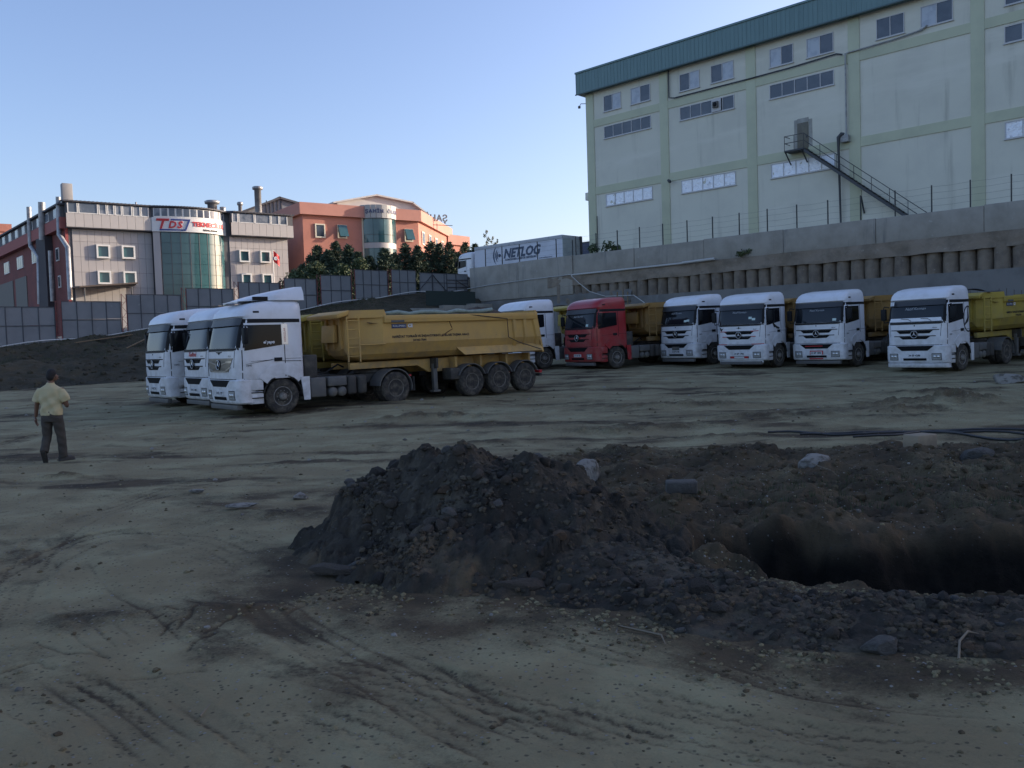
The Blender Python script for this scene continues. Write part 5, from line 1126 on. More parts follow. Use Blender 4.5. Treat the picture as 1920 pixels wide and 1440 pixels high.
        for z_ in (.50, .66): MB().box(.61, 1.01, min(sgn*1.195, sgn*1.225), max(sgn*1.195, sgn*1.225), z_, z_+.03).build('step', BLACK, t)
        y0, y1 = (1.0, 1.225) if sgn > 0 else (-1.225, -1.0); MB().box(.60, 1.03, y0, y1, .74, 1.06).build('step_panel', PAINT, t, .02)
        # mirrors
        mr = MB(); mr.tube([(1.10, sgn*1.20, 2.62), (1.20, sgn*1.36, 2.66), (1.20, sgn*1.40, 2.55)], .02, 6); mr.tube([(1.12, sgn*1.22, 2.02), (1.20, sgn*1.36, 2.0), (1.20, sgn*1.40, 2.12)], .02, 6); ma = mr.build('mirror_arm', BLACK, t)
        y0, y1 = sorted((sgn*1.30, sgn*1.52)); MB().box(1.10, 1.22, y0, y1, 2.10, 2.56).build('mirror_head', BLACK, ma, .03)
        # corner scoop
        if sgn > 0: continue
        sc_ = MB(); sc_.slab(lambda u, v, s_: (1.10+.24*u+.0*v, sgn*(1.232+(.028 if s_ else -.01)-.09*u**3), 1.16+.42*v), 4, 4); sc_.build('corner_scoop', BLACK, t)
    # hood, grille
    hs_ = MB(); fpatch(hs_, rect(-1.02, 1.02, 1.905, 1.92), .006, 16, 1); 
    for sgn in (1, -1): fpatch(hs_, [(sgn*1.0, 1.42), (sgn*1.012, 1.42), (sgn*1.052, 1.92), (sgn*1.04, 1.92)][::1 if sgn > 0 else -1], .005, 1, 4)
    fpatch(hs_, rect(-1.2, 1.2, 1.075, 1.095), .006, 16, 1); hs_.build('hood_seam', BLACK, t)
    g = MB(); fpatch(g, rect(-.97, .97, 1.665, 1.695), .012, 16, 1); fpatch(g, [(-.60, 1.545), (.60, 1.545), (.74, 1.66), (-.74, 1.66)], .010, 12, 2)
    fpatch(g, rect(-.84, .84, 1.425, 1.455), .012, 16, 1); fpatch(g, [(-.48, 1.32), (.48, 1.32), (.62, 1.42), (-.62, 1.42)], .010, 12, 2); gr = g.build('grille', GRILLE, t)
    b = MB()
    for z_ in (1.585, 1.625, 1.355, 1.39): fpatch(b, rect(-.5, .5, z_-.005, z_+.005), .017, 8, 1, .006)
    b.build('grille_slat', BLACK, gr)
    e = link('emblem_disc', BADGE, t, (cab_front(0, 1.51)[0]+.03, 0, 1.51)); link('emblem', STAR, e, (.015, 0, 0))
    # bumper
    br_ = []
    for z_ in (.36, .40, .46, .60, .80, .98, 1.04, 1.07):
        ring = []; sh_ = .04 if z_ < .39 else (.03 if z_ > 1.05 else 0)
        for k in range(41):
            th = -pi/2+pi*k/40; c_, s_ = abs(cos(th)), sin(th); xf = 1.45-.05*max(0, (.55-z_)/.2)-sh_; ring.append((xf-.45+.45*c_**(2/5.5), (1.235-sh_)*math.copysign(abs(s_)**(2/5.5), s_), z_))
        ring += [(.80, 1.1, z_), (.80, -1.1, z_)]; br_.append(ring)
    bm_ = MB().loft(br_).build('bumper', PAINT, t); bm_.data.set_sharp_from_angle(angle=RAD(40))
    bpatch(MB(), [(-.52, .86), (.52, .86), (.78, 1.055), (-.78, 1.055)], .006, 14, 3).build('lower_intake', GRILLE, bm_)
    bpatch(MB(), rect(-.47, .47, .47, .565), .006, 12, 2).build('lower_slot', GRILLE, bm_)
    bpatch(MB(), rect(-.27, .27, .61, .735), .014, 4, 1).build('number_plate', PLATE, bm_)
    for sgn in (1, -1):
        P = rect(.70, 1.03, .50, .735) if sgn > 0 else rect(-1.03, -.70, .50, .735)
        hl = bpatch(MB(), P, .010, 6, 3).build('headlight', LAMPG, bm_)
        bpatch(MB(), [(P[0][0]-.02, P[0][1]-.02), (P[1][0]+.02, P[1][1]-.02), (P[2][0]+.02, P[2][1]+.02), (P[3][0]-.02, P[3][1]+.02)], .005, 6, 3).build('lamp_bezel', BLACK, hl)
        for q_ in (.30, .70): c_ = P[0][0]*(1-q_)+P[1][0]*q_; p_ = bump_front(c_, .62); MB().lathe([(.001, .02), (.045, .016), (.058, .006), (.06, -.01)], 'x', 14, (p_[0]+.006, p_[1], p_[2])).build('reflector', CHROME, hl)
    MB().box(1.2, 1.36, -1.05, 1.05, .19, .33).build('underrun_bar', GREYP, t, .01)
    # chassis
    for y in (.42, -.42): MB().box(-4.75, 1.1, y-.04, y+.04, .72, 1.0).build('chassis_rail', CHASSIS, t)
    MB().box(-.75, 1.1, -.75, .75, .55, 1.04).build('engine', CHASSIS, t, .03)
    MB().box(-1.42, -.90, .62, 1.19, .40, 1.0).build('battery_box', GREYP, t, .04)
    MB().box(-2.15, -1.50, .62, 1.17, .70, 1.0).build('tank_bracket', GREYP, t, .04)
    for x in (-1.68, -2.0): MB().lathe([(.001, .62), (.12, .63), (.155, .67), (.155, 1.10), (.12, 1.14), (.001, 1.15)], 'y', 18, (x, 0, .53)).build('air_tank', GREYP, t)
    for x in (-2.35, -2.72): MB().box(x-.16, x+.16, .66, 1.15, .40, 1.0).build('fuel_tank', CHASSIS, t, .09, 3)
    MB().box(-2.9, -.92, -1.18, -.60, .36, 1.0).build('fuel_tank', GREYP, t, .12, 3)
    MB().box(-1.3, -.86, -.9, .9, 1.0, 1.7).build('gearbox_cover', CHASSIS, t, .03)
    MB().tube([(-1.2, .3, 1.5), (-1.5, .35, 1.15), (-1.9, .2, 1.1), (-2.3, .3, 1.35), (-2.6, .1, 1.25)], .03, 6).build('air_hose', BLACK, t)
    fw_ = MB().lathe([(.001, 1.0), (.5, 1.0), (.52, 1.06), (.48, 1.13), (.001, 1.14)], 'z', 24, (-3.6, 0, 0)).build('fifth_wheel', CHASSIS, t)
    for s_ in (1, -1):
        wheel(t, 0, s_*1.04, 'f'); wheel(t, -3.9, s_*1.06, 'd'); o = link('wheel', TY_D, t, (-3.9, s_*.72, .515)); link('rim', RM_D, o)
        y0, y1 = sorted((s_*.55, s_*1.22)); arc_plate(-3.9, .515, .60, RAD(8), RAD(190), y0, y1, .025).build('rear_fender', GREYP, t)
        MB().box(-4.62, -4.56, min(s_*.6, s_*1.2), max(s_*.6, s_*1.2), .38, .85).build('mudflap', BLACK, t)
    MB().tube([(0, -1, .515), (0, 1, .515)], .07, 8).build('axle', CHASSIS, t); MB().tube([(-3.9, -1, .515), (-3.9, 1, .515)], .1, 8).build('axle', CHASSIS, t)
    for s_ in (1, -1): MB().lathe([(.001, .16), (.06, .15), (.07, .08), (.05, 0)], 'z', 10, (-4.7, s_*.75, .75)).build('tail_lamp', REDINK, t)
    return t
# ================================================================== TIPPER SEMI-TRAILER (local: +x forward, origin under the kingpin)
def make_trailer(YM, hood=True):
    t = empty('tipper_trailer')
    # tub: sections along x; each a U profile, outer and inner skin
    SX = [(1.20, .66, 1.78), (1.12, .72, 1.62), (.95, .83, 1.50), (.60, 1.02, 1.43), (.15, 1.25, 1.42), (-2.0, 1.25, 1.42), (-4.5, 1.25, 1.42), (-6.45, 1.25, 1.42)]
    def prof(hw, zb, ins, x):
        k = 1 if x > -6 else 0
        P_ = [(hw-ins, 2.84), (hw-ins, 2.3), (hw-ins, 1.98), (hw*.86-ins*.9, 1.64), (hw*.70-ins*.7, zb+.05+ins), (hw*.4, zb+ins), (0, zb+ins)]
        P_ = [(a_, max(b_, zb+ins)) for a_, b_ in P_]; return [(y, z_) for y, z_ in P_]+[(-y, z_) for y, z_ in P_[::-1][1:]]
    def xs(x, z_): return x-(.32*(2.84-z_)/1.4 if x < -6 else 0)
    outer = [[(xs(x, z_), y, z_) for y, z_ in prof(hw, zb, 0, x)] for x, hw, zb in SX]; inner = [[(xs(x, z_)-(.05 if i == 0 else 0), y, z_) for y, z_ in prof(hw, zb, .05, x)] for i, (x, hw, zb) in enumerate(SX)]
    m_ = MB(); m_.loft(outer, False, False, False); m_.loft([r_[::-1] for r_ in inner], False, False, False)
    n_ = len(outer[0])
    for ring in (outer[0], inner[0], outer[-1], inner[-1]): m_.add(ring, [tuple(range(n_))])
    for i in range(len(SX)-1):
        for e in (0, n_-1): m_.add([outer[i][e], outer[i+1][e], inner[i+1][e], inner[i][e]], [(0, 1, 2, 3)])
    tub = m_.build('tub', YM, t)
    for s_ in (1, -1):
        y0, y1 = sorted((s_*1.22, s_*1.335)); MB().box(-6.5, .12, y0, y1, 2.62, 2.865).build('top_rail', YM, tub, .02)
        y0, y1 = sorted((s_*1.33, s_*1.345)); MB().box(-6.45, .10, y0, y1, 2.735, 2.75).build('rail_lip', YM, tub)
        # raised side plate of the headboard
        m_ = MB(); P_ = [(1.2, .90, 2.84), (.15, 1.25, 2.84)]
        m_.add([(1.22, s_*.93, 2.80), (.12, s_*1.29, 2.80), (.02, s_*1.29, 2.86), (.10, s_*1.29, 3.05), (1.22, s_*.93, 3.05), (1.22, s_*.86, 2.80), (.12, s_*1.21, 2.80), (.02, s_*1.21, 2.86), (.10, s_*1.21, 3.05), (1.22, s_*.86, 3.05)], [(0, 1, 2, 3, 4), (9, 8, 7, 6, 5), (0, 5, 6, 1), (1, 6, 7, 2), (2, 7, 8, 3), (3, 8, 9, 4), (4, 9, 5, 0)])
        m_.build('headboard_cheek', YM, tub)
        # rear ribs
        for x, w in ((-5.35, .09), (-5.85, .09), (-6.33, .12)):
            rb = MB()
            def rp(z_, y): return xs(x if x > -6 else x, z_) if x < -6 else x-.10*(2.84-z_)
            Z_ = [(2.62, 1.25), (1.98, 1.25), (1.64, 1.075), (1.48, .92)]
            rb.loft([[(rp(z_, y)-w, s_*(y), z_), (rp(z_, y)+w, s_*(y), z_), (rp(z_, y)+w*.7, s_*(y+.07), z_), (rp(z_, y)-w*.7, s_*(y+.07), z_)] for z_, y in Z_], False); rb.build('rib', YM, tub)
        # splash skirt
        m_ = MB(); m_.hexa([(-6.75, s_*1.30, 1.46), (-3.05, s_*1.30, 1.46), (-3.05, s_*1.33, 1.46), (-6.75, s_*1.33, 1.46), (-6.72, s_*1.10, 1.72), (-2.85, s_*1.10, 1.72), (-2.85, s_*1.12, 1.73), (-6.72, s_*1.12, 1.73)]); m_.build('splash_skirt', YM, tub)
    hb_ = MB(); hb_.box(1.14, 1.24, -.92, .92, 2.78, 3.05); hb_.hexa([(1.24, -1.0, 2.90), (1.62, -1.0, 2.80), (1.62, 1.0, 2.80), (1.24, 1.0, 2.90), (1.20, -1.0, 3.06), (1.66, -1.0, 2.93), (1.66, 1.0, 2.93), (1.20, 1.0, 3.06)]); hb_.build('headboard', YM, tub, .02)
    for y in (-.45, .0, .45): MB().box(1.18, 1.28, y-.05, y+.05, 1.85, 2.8).build('front_stiffener', YM, tub)
    MB().hexa([(1.24, -.55, 2.05), (1.42, -.55, 2.05), (1.42, .25, 2.05), (1.24, .25, 2.05), (1.24, -.55, 2.62), (1.36, -.55, 2.62), (1.36, .25, 2.62), (1.24, .25, 2.62)]).build('front_box', YM, tub, .02)
    # rear gate
    gt = MB(); gt.hexa([(-6.86, -1.22, 1.40), (-6.78, -1.22, 1.40), (-6.78, 1.22, 1.40), (-6.86, 1.22, 1.40), (-6.54, -1.22, 2.95), (-6.46, -1.22, 2.95), (-6.46, 1.22, 2.95), (-6.54, 1.22, 2.95)]); gt.build('tailgate', YM, t)
    # ladder
    for y0 in (.96,):
        ld = MB(); L0, L1 = (1.34, 1.06), (.98, 1.17)
        for (x, y) in (L0, L1): ld.tube([(x, y, 1.42), (x, y, 2.85)], .028, 6)
        for k in range(5): z_ = 1.6+.28*k; ld.tube([(L0[0], L0[1], z_), (L1[0], L1[1], z_)], .018, 5)
        ld.build('ladder', YM, t)
    MB().tube([(.98, 1.19, 1.95), (.10, 1.29, 1.95)], .02, 6).build('hand_rail', YM, t)
    # chassis
    for s_ in (1, -1):
        m_ = MB(); P_ = [(1.05, 1.17), (-1.55, 1.17), (-2.0, .92), (-6.55, .92), (-6.55, 1.38), (1.05, 1.38)]; y0, y1 = sorted((s_*.48, s_*.62)); m_.prism(P_[::-1], 'y', y0, y1); m_.build('chassis_beam', YM, t, .01)
        y0, y1 = sorted((s_*.62, s_*1.0))
        for x in (-2.1, -2.9, -4.0, -5.2, -6.3): MB().box(x-.04, x+.04, y0, y1, 1.05, 1.40).build('cross_bracket', CHASSIS if x > -2.5 else YM, t)
        y0, y1 = sorted((s_*.70, s_*.84)); MB().box(-2.20, -2.04, y0, y1, .30, 1.2).build('landing_leg', GREYP, t, .01); MB().box(-2.26, -1.98, min(s_*.65, s_*.9), max(s_*.65, s_*.9), .24, .30).build('leg_foot', GREYP, t)
        for x in (-3.42, -4.66, -5.90):
            wheel(t, x, s_*1.03, 't'); y0, y1 = sorted((s_*.82, s_*1.24)); arc_plate(x, .515, .60, RAD(22), RAD(158), y0, y1, .025).build('fender', GREYP, t)
        MB().box(-6.82, -6.70, min(s_*.75, s_*1.1), max(s_*.75, s_*1.1), .62, .72).build('tail_lamp', REDINK, t)
    MB().box(-2.95, -2.55, .62, 1.15, .62, 1.02).build('side_box', CHASSIS, t, .03)
    for x in (-3.42, -4.66, -5.90): MB().tube([(x, -1, .515), (x, 1, .515)], .075, 8).build('axle', CHASSIS, t)
    for x in (-1.0, -3.0, -5.0): MB().box(x-.06, x+.06, -.47, .47, 1.2, 1.36).build('cross_beam', CHASSIS, t)
    MB().box(-6.75, -6.65, -1.15, 1.15, .50, .60).build('rear_bar', CHASSIS, t)
    MB().lathe([(.001, 1.12), (.08, 1.12), (.08, 1.2), (.001, 1.2)], 'z', 12).build('kingpin', CHASSIS, t)
    return t
def load_mesh(seed, hi, x0=-6.35, x1=.6):
    def fn(u, v):
        x = x0+(x1-x0)*u; y = -1.19+2.38*v; e = min(1, 5*min(v, 1-v), 6*u); z_ = 2.62+e*(hi*(.5+.5*math.exp(-((u-.12)/.35)**2))+.25*float(fbm(np.array([x]), np.array([y]), 1.3, 4, seed)[0])); return (x-(.03 if u == 0 else 0), y, z_)
    return MB().grid(fn, 60, 20).mesh('soil_load', SOILLOAD)
def place(o, x, y, deg):
    o.location = (x, y, 0); a = RAD(deg); f = Vector((cos(a), sin(a), 0))
    zc = float(gz(y)); zb = float(gz(y-5*f.y)); tilt = math.atan2(zb-zc, 5.0)     # rear stands a little higher or lower than the front
    o.matrix_world = Matrix.Translation((x, y, zc-.012)) @ Matrix.Rotation(a, 4, 'Z') @ Matrix.Rotation(tilt, 4, 'Y')
white0 = make_tractor(WHITE); index_tree(white0)
red0 = make_tractor(RED)
tr_o = make_trailer(YEL1); index_tree(tr_o); tr_l = make_trailer(YEL2); index_tree(tr_l); tr_a = make_trailer(YEL3); index_tree(tr_a)
used_first = {}
def inst(src):
    if src.name in used_first: return copy_tree(src)
    used_first[src.name] = 1; return src
PLATES = {}
RIGS = [ # key, x, y, heading, tractor, label, trailer source, trailer heading, trailer label
 ('t1', -7.55, 26.4, -141, white0, 'white truck cab with roof deflector pulling the ochre tipper, nearest of the left three', tr_o, -139.5, 'ochre tipper trailer heaped with soil in the middle, dark lettering on its side'),
 ('t2', -9.2, 28.8, -141, white0, 'white truck with red lettering over its grille, middle of the left three', tr_l, -140, 'lemon tipper trailer just behind the white cab with the deflector'),
 ('t3', -11.35, 30.9, -141, white0, 'white truck at the far left of the left three, beside the bank', tr_l, -141, 'lemon tipper trailer of the leftmost truck, mostly hidden'),
 ('wb', 1.0, 42.9, -146, white0, 'white truck half hidden behind the rear of the ochre tipper', tr_l, -146, 'lemon tipper trailer between the half hidden white cab and the red cab'),
 ('rd', 4.39, 41.8, -146, red0, 'dark red truck cab in the right row', tr_a, -146, 'amber tipper trailer behind the dark red cab'),
 ('w4', 9.2, 42.4, -146, white0, 'white truck next to the red one, plate hung low on its bumper', tr_a, -146, 'amber tipper trailer behind the white truck beside the red one'),
 ('w3', 11.3, 39.6, -136, white0, 'white truck with red grille lines and a black door decal in the right row', tr_a, -146, 'amber tipper trailer behind the truck with red grille lines'),
 ('w2', 14.45, 38.5, -139, white0, 'white truck with red strips across its bumper, second from the right', tr_a, -145, 'amber tipper trailer behind the truck with red bumper strips'),
 ('w1', 17.2, 35.0, -143, white0, 'white truck with a big black star ring on its side, rightmost', tr_l, -144, 'lemon yellow tipper trailer at the right edge behind the rightmost cab'),
]
RG = {}
for key, x, y, deg, src, lab, tsrc, tdeg, tlab in RIGS:
    o = inst(src); place(o, x, y, deg); tag(o, lab, 'truck', 'tractor units parked in the yard'); RG[key] = o
    a = RAD(deg); kx, ky = x-3.6*cos(a), y-3.6*sin(a); q_ = inst(tsrc); place(q_, kx, ky, tdeg); tag(q_, tlab, 'trailer', 'tipper trailers parked in the yard'); RG[key+'t'] = q_
# loads
for key, hi, lab in (('t1', .42, 'dark soil heaped in the ochre tipper'), ('w1', .2, 'soil load in the lemon tipper at the right edge'), ('wb', .1, 'soil load in the lemon tipper beside the half hidden cab'), ('w3', .1, 'soil load in the tipper behind the truck with red grille lines')):
    o = link('soil_load', load_mesh(hash(key) % 50 if False else len(lab), hi)); o.matrix_world = RG[key+'t'].matrix_basis.copy(); tag(o, lab, 'soil load')
tp = tag(link('tarpaulin', MB().tube([(.0-.5*k, 1.10+.05*sin(k*1.7), 2.93+.035*sin(k*2.3)+.004*k) for k in range(10)], [.05+.03*abs(sin(k*1.3)) for k in range(10)], 8).mesh('tarpaulin', TARP)), 'pale green rolled tarpaulin along the top rail of the ochre tipper', 'tarpaulin'); tp.matrix_world = RG['t1t'].matrix_basis.copy()
tp = tag(link('tarpaulin', MB().grid(lambda u, v: (1.1-1.4*u, -1.1+2.2*v, 3.04+.22*sin(pi*v)*(1-.4*u)+.05*sin(9*v+5*u)), 12, 16).mesh('tarpaulin', TARPK)), 'black tarpaulin bundled on the headboard of the lemon tipper at right', 'tarpaulin'); tp.matrix_world = RG['w1t'].matrix_basis.copy()
def cable(key, P, lab):
    o = tag(link('tie_cable', MB().tube(P, .016, 5).mesh('tie_cable', TARPK)), lab, 'cable'); o.matrix_world = RG[key].matrix_basis.copy()
cable('t1t', [(-2.9, 1.30, 2.88), (-4.2, 1.36, 2.74), (-5.0, 1.36, 2.66), (-5.05, 1.33, 2.0), (-5.5, 1.37, 1.80), (-6.6, 1.36, 1.5)], 'black tie cable slung over the rear side of the ochre tipper')
# ---- individual features
def ffn(yc, zc, off=.012): return lambda x, y, z_: Vector(cab_front(yc+x, zc+y, off))          # text on the cab front (reads from the front)
def front_text(key, txt, size, yc, zc, m, shear=0., name='lettering', surf=cab_front, off=.012, bold=0.):
    me_ = text_mesh(txt, size, m, 0, lambda x, y, z_: Vector(surf(yc+x, zc+y, off)), shear, name=name, bold=bold); link(name, me_, RG[key])
def side_text(key, txt, size, xc, zc, m, shear=0., bold=0.):
    me_ = text_mesh(txt, size, m, 0, lambda x, y, z_: Vector(cab_side(xc-x, zc+y, 1, .012)), shear, bold=bold); link('lettering', me_, RG[key])
for key, pl in (('t1', '34 KL 1797'), ('t2', '34 HC 1840'), ('t3', '34 BK 7741'), ('rd', '34 GB 382'), ('w4', '34 EP 2186'), ('w3', '34 EP 1706'), ('w2', '34 EP 1800'), ('w1', '34 EP 4286')):
    front_text(key, pl, .105, 0, .672, INK, 0, 'plate_lettering', bump_front, .017, .004)
for key in ('t1', 't2', 't3', 'w1', 'w2', 'w3'): front_text(key, 'Axor', .085, .80, 1.76, INK, .3)
for key in RG:
    if len(key) == 2 and key != 'rd': side_text(key, '1840', .09, 1.02, 1.47, INK)
for key in ('rd', 'w4', 'w3', 'w2', 'w1'): front_text(key, 'Nazif Kerman', .125 if key != 'w1' else .15, -.02, 2.52, mat('windscreen_lettering', (.36, .38, .40), .6), .35)
front_text('t2', 'Keskinel', .20, -.02, 1.82, REDINK, .15, bold=.006)
def front_poly(key, name, P, m, off=.012):
    b = MB(); n_ = len(P); b.add([cab_front(a_, c_, off) for a_, c_ in P]+[cab_front(a_, c_, off-.01) for a_, c_ in P], [tuple(range(n_)), tuple(range(n_, 2*n_))[::-1]]+[(i, (i+1) % n_, n_+(i+1) % n_, n_+i)[::-1] for i in range(n_)]); return b.build(name, m, RG[key])
for key in RG:
    if len(key) == 2: front_poly(key, 'washer_mark', [(-.02, 1.83), (.02, 1.83), (.02, 1.88), (-.02, 1.88)], BLACK)
front_poly('t1', 'wing_badge', [(-.25, 1.89), (.25, 1.89), (.2, 1.865), (.1, 1.86), (.0, 1.80), (-.1, 1.86), (-.2, 1.865)], INK)
front_poly('w3', 'eagle_decal', [(-1.0, 1.88), (-.93, 1.86), (-.88, 1.80), (-.78, 1.85), (-.84, 1.77), (-.90, 1.70), (-.96, 1.74)], INK)
front_poly('w3', 'wing_badge', [(-.16, 1.83), (.16, 1.83), (.05, 1.81), (0, 1.78), (-.05, 1.81)], INK)
for key, st_z in (('w3', ((-.97, .97, 1.665), (-.84, .84, 1.425), (-1.15, 1.15, 1.085))),):
    for a_, b_, z_ in st_z:
        for s_ in (1, -1):
            y0, y1 = sorted((s_*.62, s_*b_)); fpatch(MB(), rect(y0, y1, z_, z_+.03), .016, 4, 1).build('red_strip', REDINK, RG[key])
for y0, y1, z0, z1 in ((-.52, .30, .955, .99), (-.3, .32, .735, .775), (-.30, -.275, .60, .735), (.275, .32, .60, .735), (-.35, .30, .40, .45)): bpatch(MB(), rect(y0, y1, z0, z1), .017, 6, 1).build('red_strip', REDINK, RG['w2'])
for y0, y1 in ((-.45, -.25), (.25, .45)): bpatch(MB(), rect(y0, y1, .47, .56), .012, 2, 1).build('red_strip', REDINK, RG['w3'])
bpatch(MB(), rect(-.25, .25, .48, .55), .012, 2, 1).build('white_strip', PLATE, RG['w3'])
bpatch(MB(), rect(-.24, .24, .75, .92), .02, 4, 1).build('mesh_panel', GREYP, RG['w4'])
bpatch(MB(), rect(-1.1, 1.1, .27, .37), -.04, 10, 1, .03).build('bumper_lip', PLATE, RG['w3'])
lip = MB(); rings = []
for z_ in (.19, .22, .34, .355):
    rings.append([(1.44-.45+.45*abs(cos(-pi/2+pi*k/30))**(2/5.5)-(.05 if z_ < .2 else 0), 1.22*math.copysign(abs(sin(-pi/2+pi*k/30))**(2/5.5), sin(-pi/2+pi*k/30)), z_) for k in range(31)]+[(.7, 1.0, z_), (.7, -1.0, z_)])
lp = lip.loft(rings).build('bumper_lip', WHITE, RG['w1']); bpatch(MB(), [(-.42, .24), (.42, .24), (.5, .33), (-.5, .33)], .002, 8, 1).build('lip_intake', GRILLE, lp)
for s_ in (1, -1): bpatch(MB(), rect(*sorted((s_*.75, s_*.98)), .24, .30), .002, 3, 1).build('fog_lamp', LAMPG, lp)
# white wiper cowl with wipers on the rightmost truck
cw = fpatch(MB(), [(-1.05, 2.02), (1.05, 2.02), (1.02, 2.16), (-1.02, 2.16)], .014, 16, 2).build('wiper_cowl', WHITE, RG['w1'])
for yc in (-.55, .25): MB().tube([cab_front(yc, 2.14, .03), cab_front(yc+.28, 2.12, .04), cab_front(yc+.42, 2.04, .03)], .010, 5).build('wiper', BLACK, cw)
for yc in (-.93,): fpatch(MB(), rect(yc-.09, yc-.01, 2.68, 2.83), .16, 1, 1).build('sticker', PLATE, RG['w1']); fpatch(MB(), rect(yc+.005, yc+.085, 2.68, 2.83), .16, 1, 1).build('sticker', PLATE, RG['w1'])
for key, yc, zc in (('rd', .72, 2.09), ('w4', .62, 2.13), ('w4', .78, 2.15), ('w3', .55, 2.26), ('w3', .72, 2.20), ('w2', .83, 2.10)): fpatch(MB(), rect(yc-.08, yc+.08, zc-.05, zc+.05), .012, 1, 1).build('paper_permit', mat('permit_green', (.50, .62, .58), .6), RG[key])
# big star ring on the rightmost cab side
rg_ = MB()
rg_.slab(lambda u, v, s_: cab_side(-.42+(.47+.055*v)*.80*cos(2*pi*u), 2.02+(.47+.055*v)*1.0*sin(2*pi*u), 1, .008 if s_ else 0), 40, 1)
for k in range(3):
    a = pi/2+k*2*pi/3; P = [(-.42+r_*.8*cos(b_), 2.02+r_*sin(b_)) for r_, b_ in ((.0, 0), (.10, a-pi/3), (.46, a-.05), (.46, a+.05), (.10, a+pi/3))]
    rg_.add([cab_side(x, z_, 1, .010) for x, z_ in P]+[cab_side(x, z_, 1, .0) for x, z_ in P], [(0, 4, 3, 2, 1), (5, 6, 7, 8, 9)]+[(i, (i+1) % 5, 5+(i+1) % 5, 5+i) for i in range(5)])
rg_.build('star_decal', INK, RG['w1'])
P = [(.18, 1.78), (.30, 1.80), (.42, 1.72), (.62, 1.70), (.66, 1.76), (.36, 1.86), (.15, 1.98), (.0, 2.03), (.10, 1.92)]; b = MB(); b.add([cab_side(.7-x, z_-.0, 1, .012) for x, z_ in P]+[cab_side(.7-x, z_, 1, .004) for x, z_ in P], [tuple(range(9)), tuple(range(9, 18))[::-1]]+[(i, (i+1) % 9, 9+(i+1) % 9, 9+i) for i in range(9)]); b.build('door_decal', INK, RG['w3'])
# nearest truck: roof deflector, chromed grille, chrome window post, dusty side decals
dm = MB()
def dz(x): t_ = (1.0-x)/1.85; return 3.34+.46*(t_**.75)
for_r = []
for k in range(15):
    x = 1.0-1.85*k/14; hw = .60+.52*min(1, k/7); zt = dz(x); zb = 3.36
    for_r.append([(x, -hw, zb), (x, -hw*.98, (zb+zt)/2), (x, -hw*.88, zt-.03), (x, -hw*.4, zt), (x, hw*.4, zt), (x, hw*.88, zt-.03), (x, hw*.98, (zb+zt)/2), (x, hw, zb)])
df = dm.loft(for_r).build('roof_deflector', WHITE, RG['t1']); df.data.set_sharp_from_angle(angle=RAD(40)); MB().box(.25, .7, .95, 1.02, 3.36, 3.47).build('deflector_vent', BLACK, df)
cg = MB(); fpatch(cg, [(-.72, 1.30), (.72, 1.30), (.99, 1.70), (-.99, 1.70)], .016, 16, 6); cgo = cg.build('grille_cover', mat('grille_brushed', (.22, .21, .19), .35, .6), RG['t1'])
cb = MB()
for P in ([(-.95, 1.62), (-.60, 1.62), (-.52, 1.56), (-.90, 1.56)], [(.60, 1.62), (.95, 1.62), (.90, 1.56), (.52, 1.56)], [(-.62, 1.60), (-.2, 1.52), (-.2, 1.50), (-.62, 1.56)], [(.2, 1.50), (.62, 1.56), (.62, 1.60), (.2, 1.52)], [(-.5, 1.30), (.5, 1.30), (.5, 1.335), (-.5, 1.335)], [(-.85, 1.45), (-.5, 1.34), (-.5, 1.30), (-.85, 1.41)], [(.5, 1.30), (.85, 1.41), (.85, 1.45), (.5, 1.34)]): fpatch(cb, P if P[0][0] < P[1][0] else P, .026, 6, 1)
cb.build('chrome_trim', CHROME, cgo)
cs_ = MB(); spatch(cs_, [(-.22, 2.04), (-.03, 2.06), (-.03, 2.66), (-.22, 2.66)], 1, .012); cs_.build('chrome_post', CHROME, RG['t1'])
link('lettering', text_mesh('HOROZLAR', .085, REDINK, 0, lambda x, y, z_: Vector(cab_side(-.125+y, 2.33+x*.9, 1, .018)), 0), RG['t1'])
side_text('t1', 'el yapt\u0131', .12, .38, 2.13, WINK, .2, .004)
st2 = MB(); P = [(-.80, 1.52), (.02, 1.56), (.02, 1.575), (-.80, 1.545)]; spatch(st2, P, 1, .006); P = [(.30, 1.60), (1.10, 1.51), (1.10, 1.515), (.30, 1.625)]; spatch(st2, P, 1, .006); st2.build('side_stripe', INK, RG['t1'])
# tub lettering and maker's plate
def tub_text(key, txt, size, xc, zc, m, bold=.004): link('lettering', text_mesh(txt, size, m, 0, lambda x, y, z_: Vector((xc-x, 1.258, zc+y)), 0, bold=bold), RG[key])
for key in ('t1t', 'w1t'):
    tub_text(key, 'HAFR\u0130YAT TOPRA\u011eI VE \u0130N\u015eAAT/YIKINTI ATIKLARI TA\u015eIMA ARACI', .105, -1.75, 2.16, INK); tub_text(key, '34 NG 7044', .105, -1.25, 2.03, INK)
    o = MB().box(-.75, -.18, 1.25, 1.262, 2.44, 2.58).build('maker_plate', mat('plate_navy', (.025, .04, .10), .5), RG[key]); o2 = MB().box(-.62, -.12, 1.338, 1.348, 2.63, 2.70).build('maker_tag', GREYP, RG[key])
    link('lettering', text_mesh('KOLUMAN', .10, WINK, 0, lambda x, y, z_: Vector((-.46-x, 1.265, 2.51+y)), 0), RG[key]); tub_text(key, 'CE', .15, -.90, 2.51, WINK, .008)
sc_ = MB(); 
for P_ in ([(-2.50, 2.62), (-2.56, 2.48), (-2.60, 2.40)], [(-2.62, 2.36), (-2.40, 2.26), (-2.15, 2.12)]): sc_.tube([(a_, 1.252, c_) for a_, c_ in P_], .016, 5)
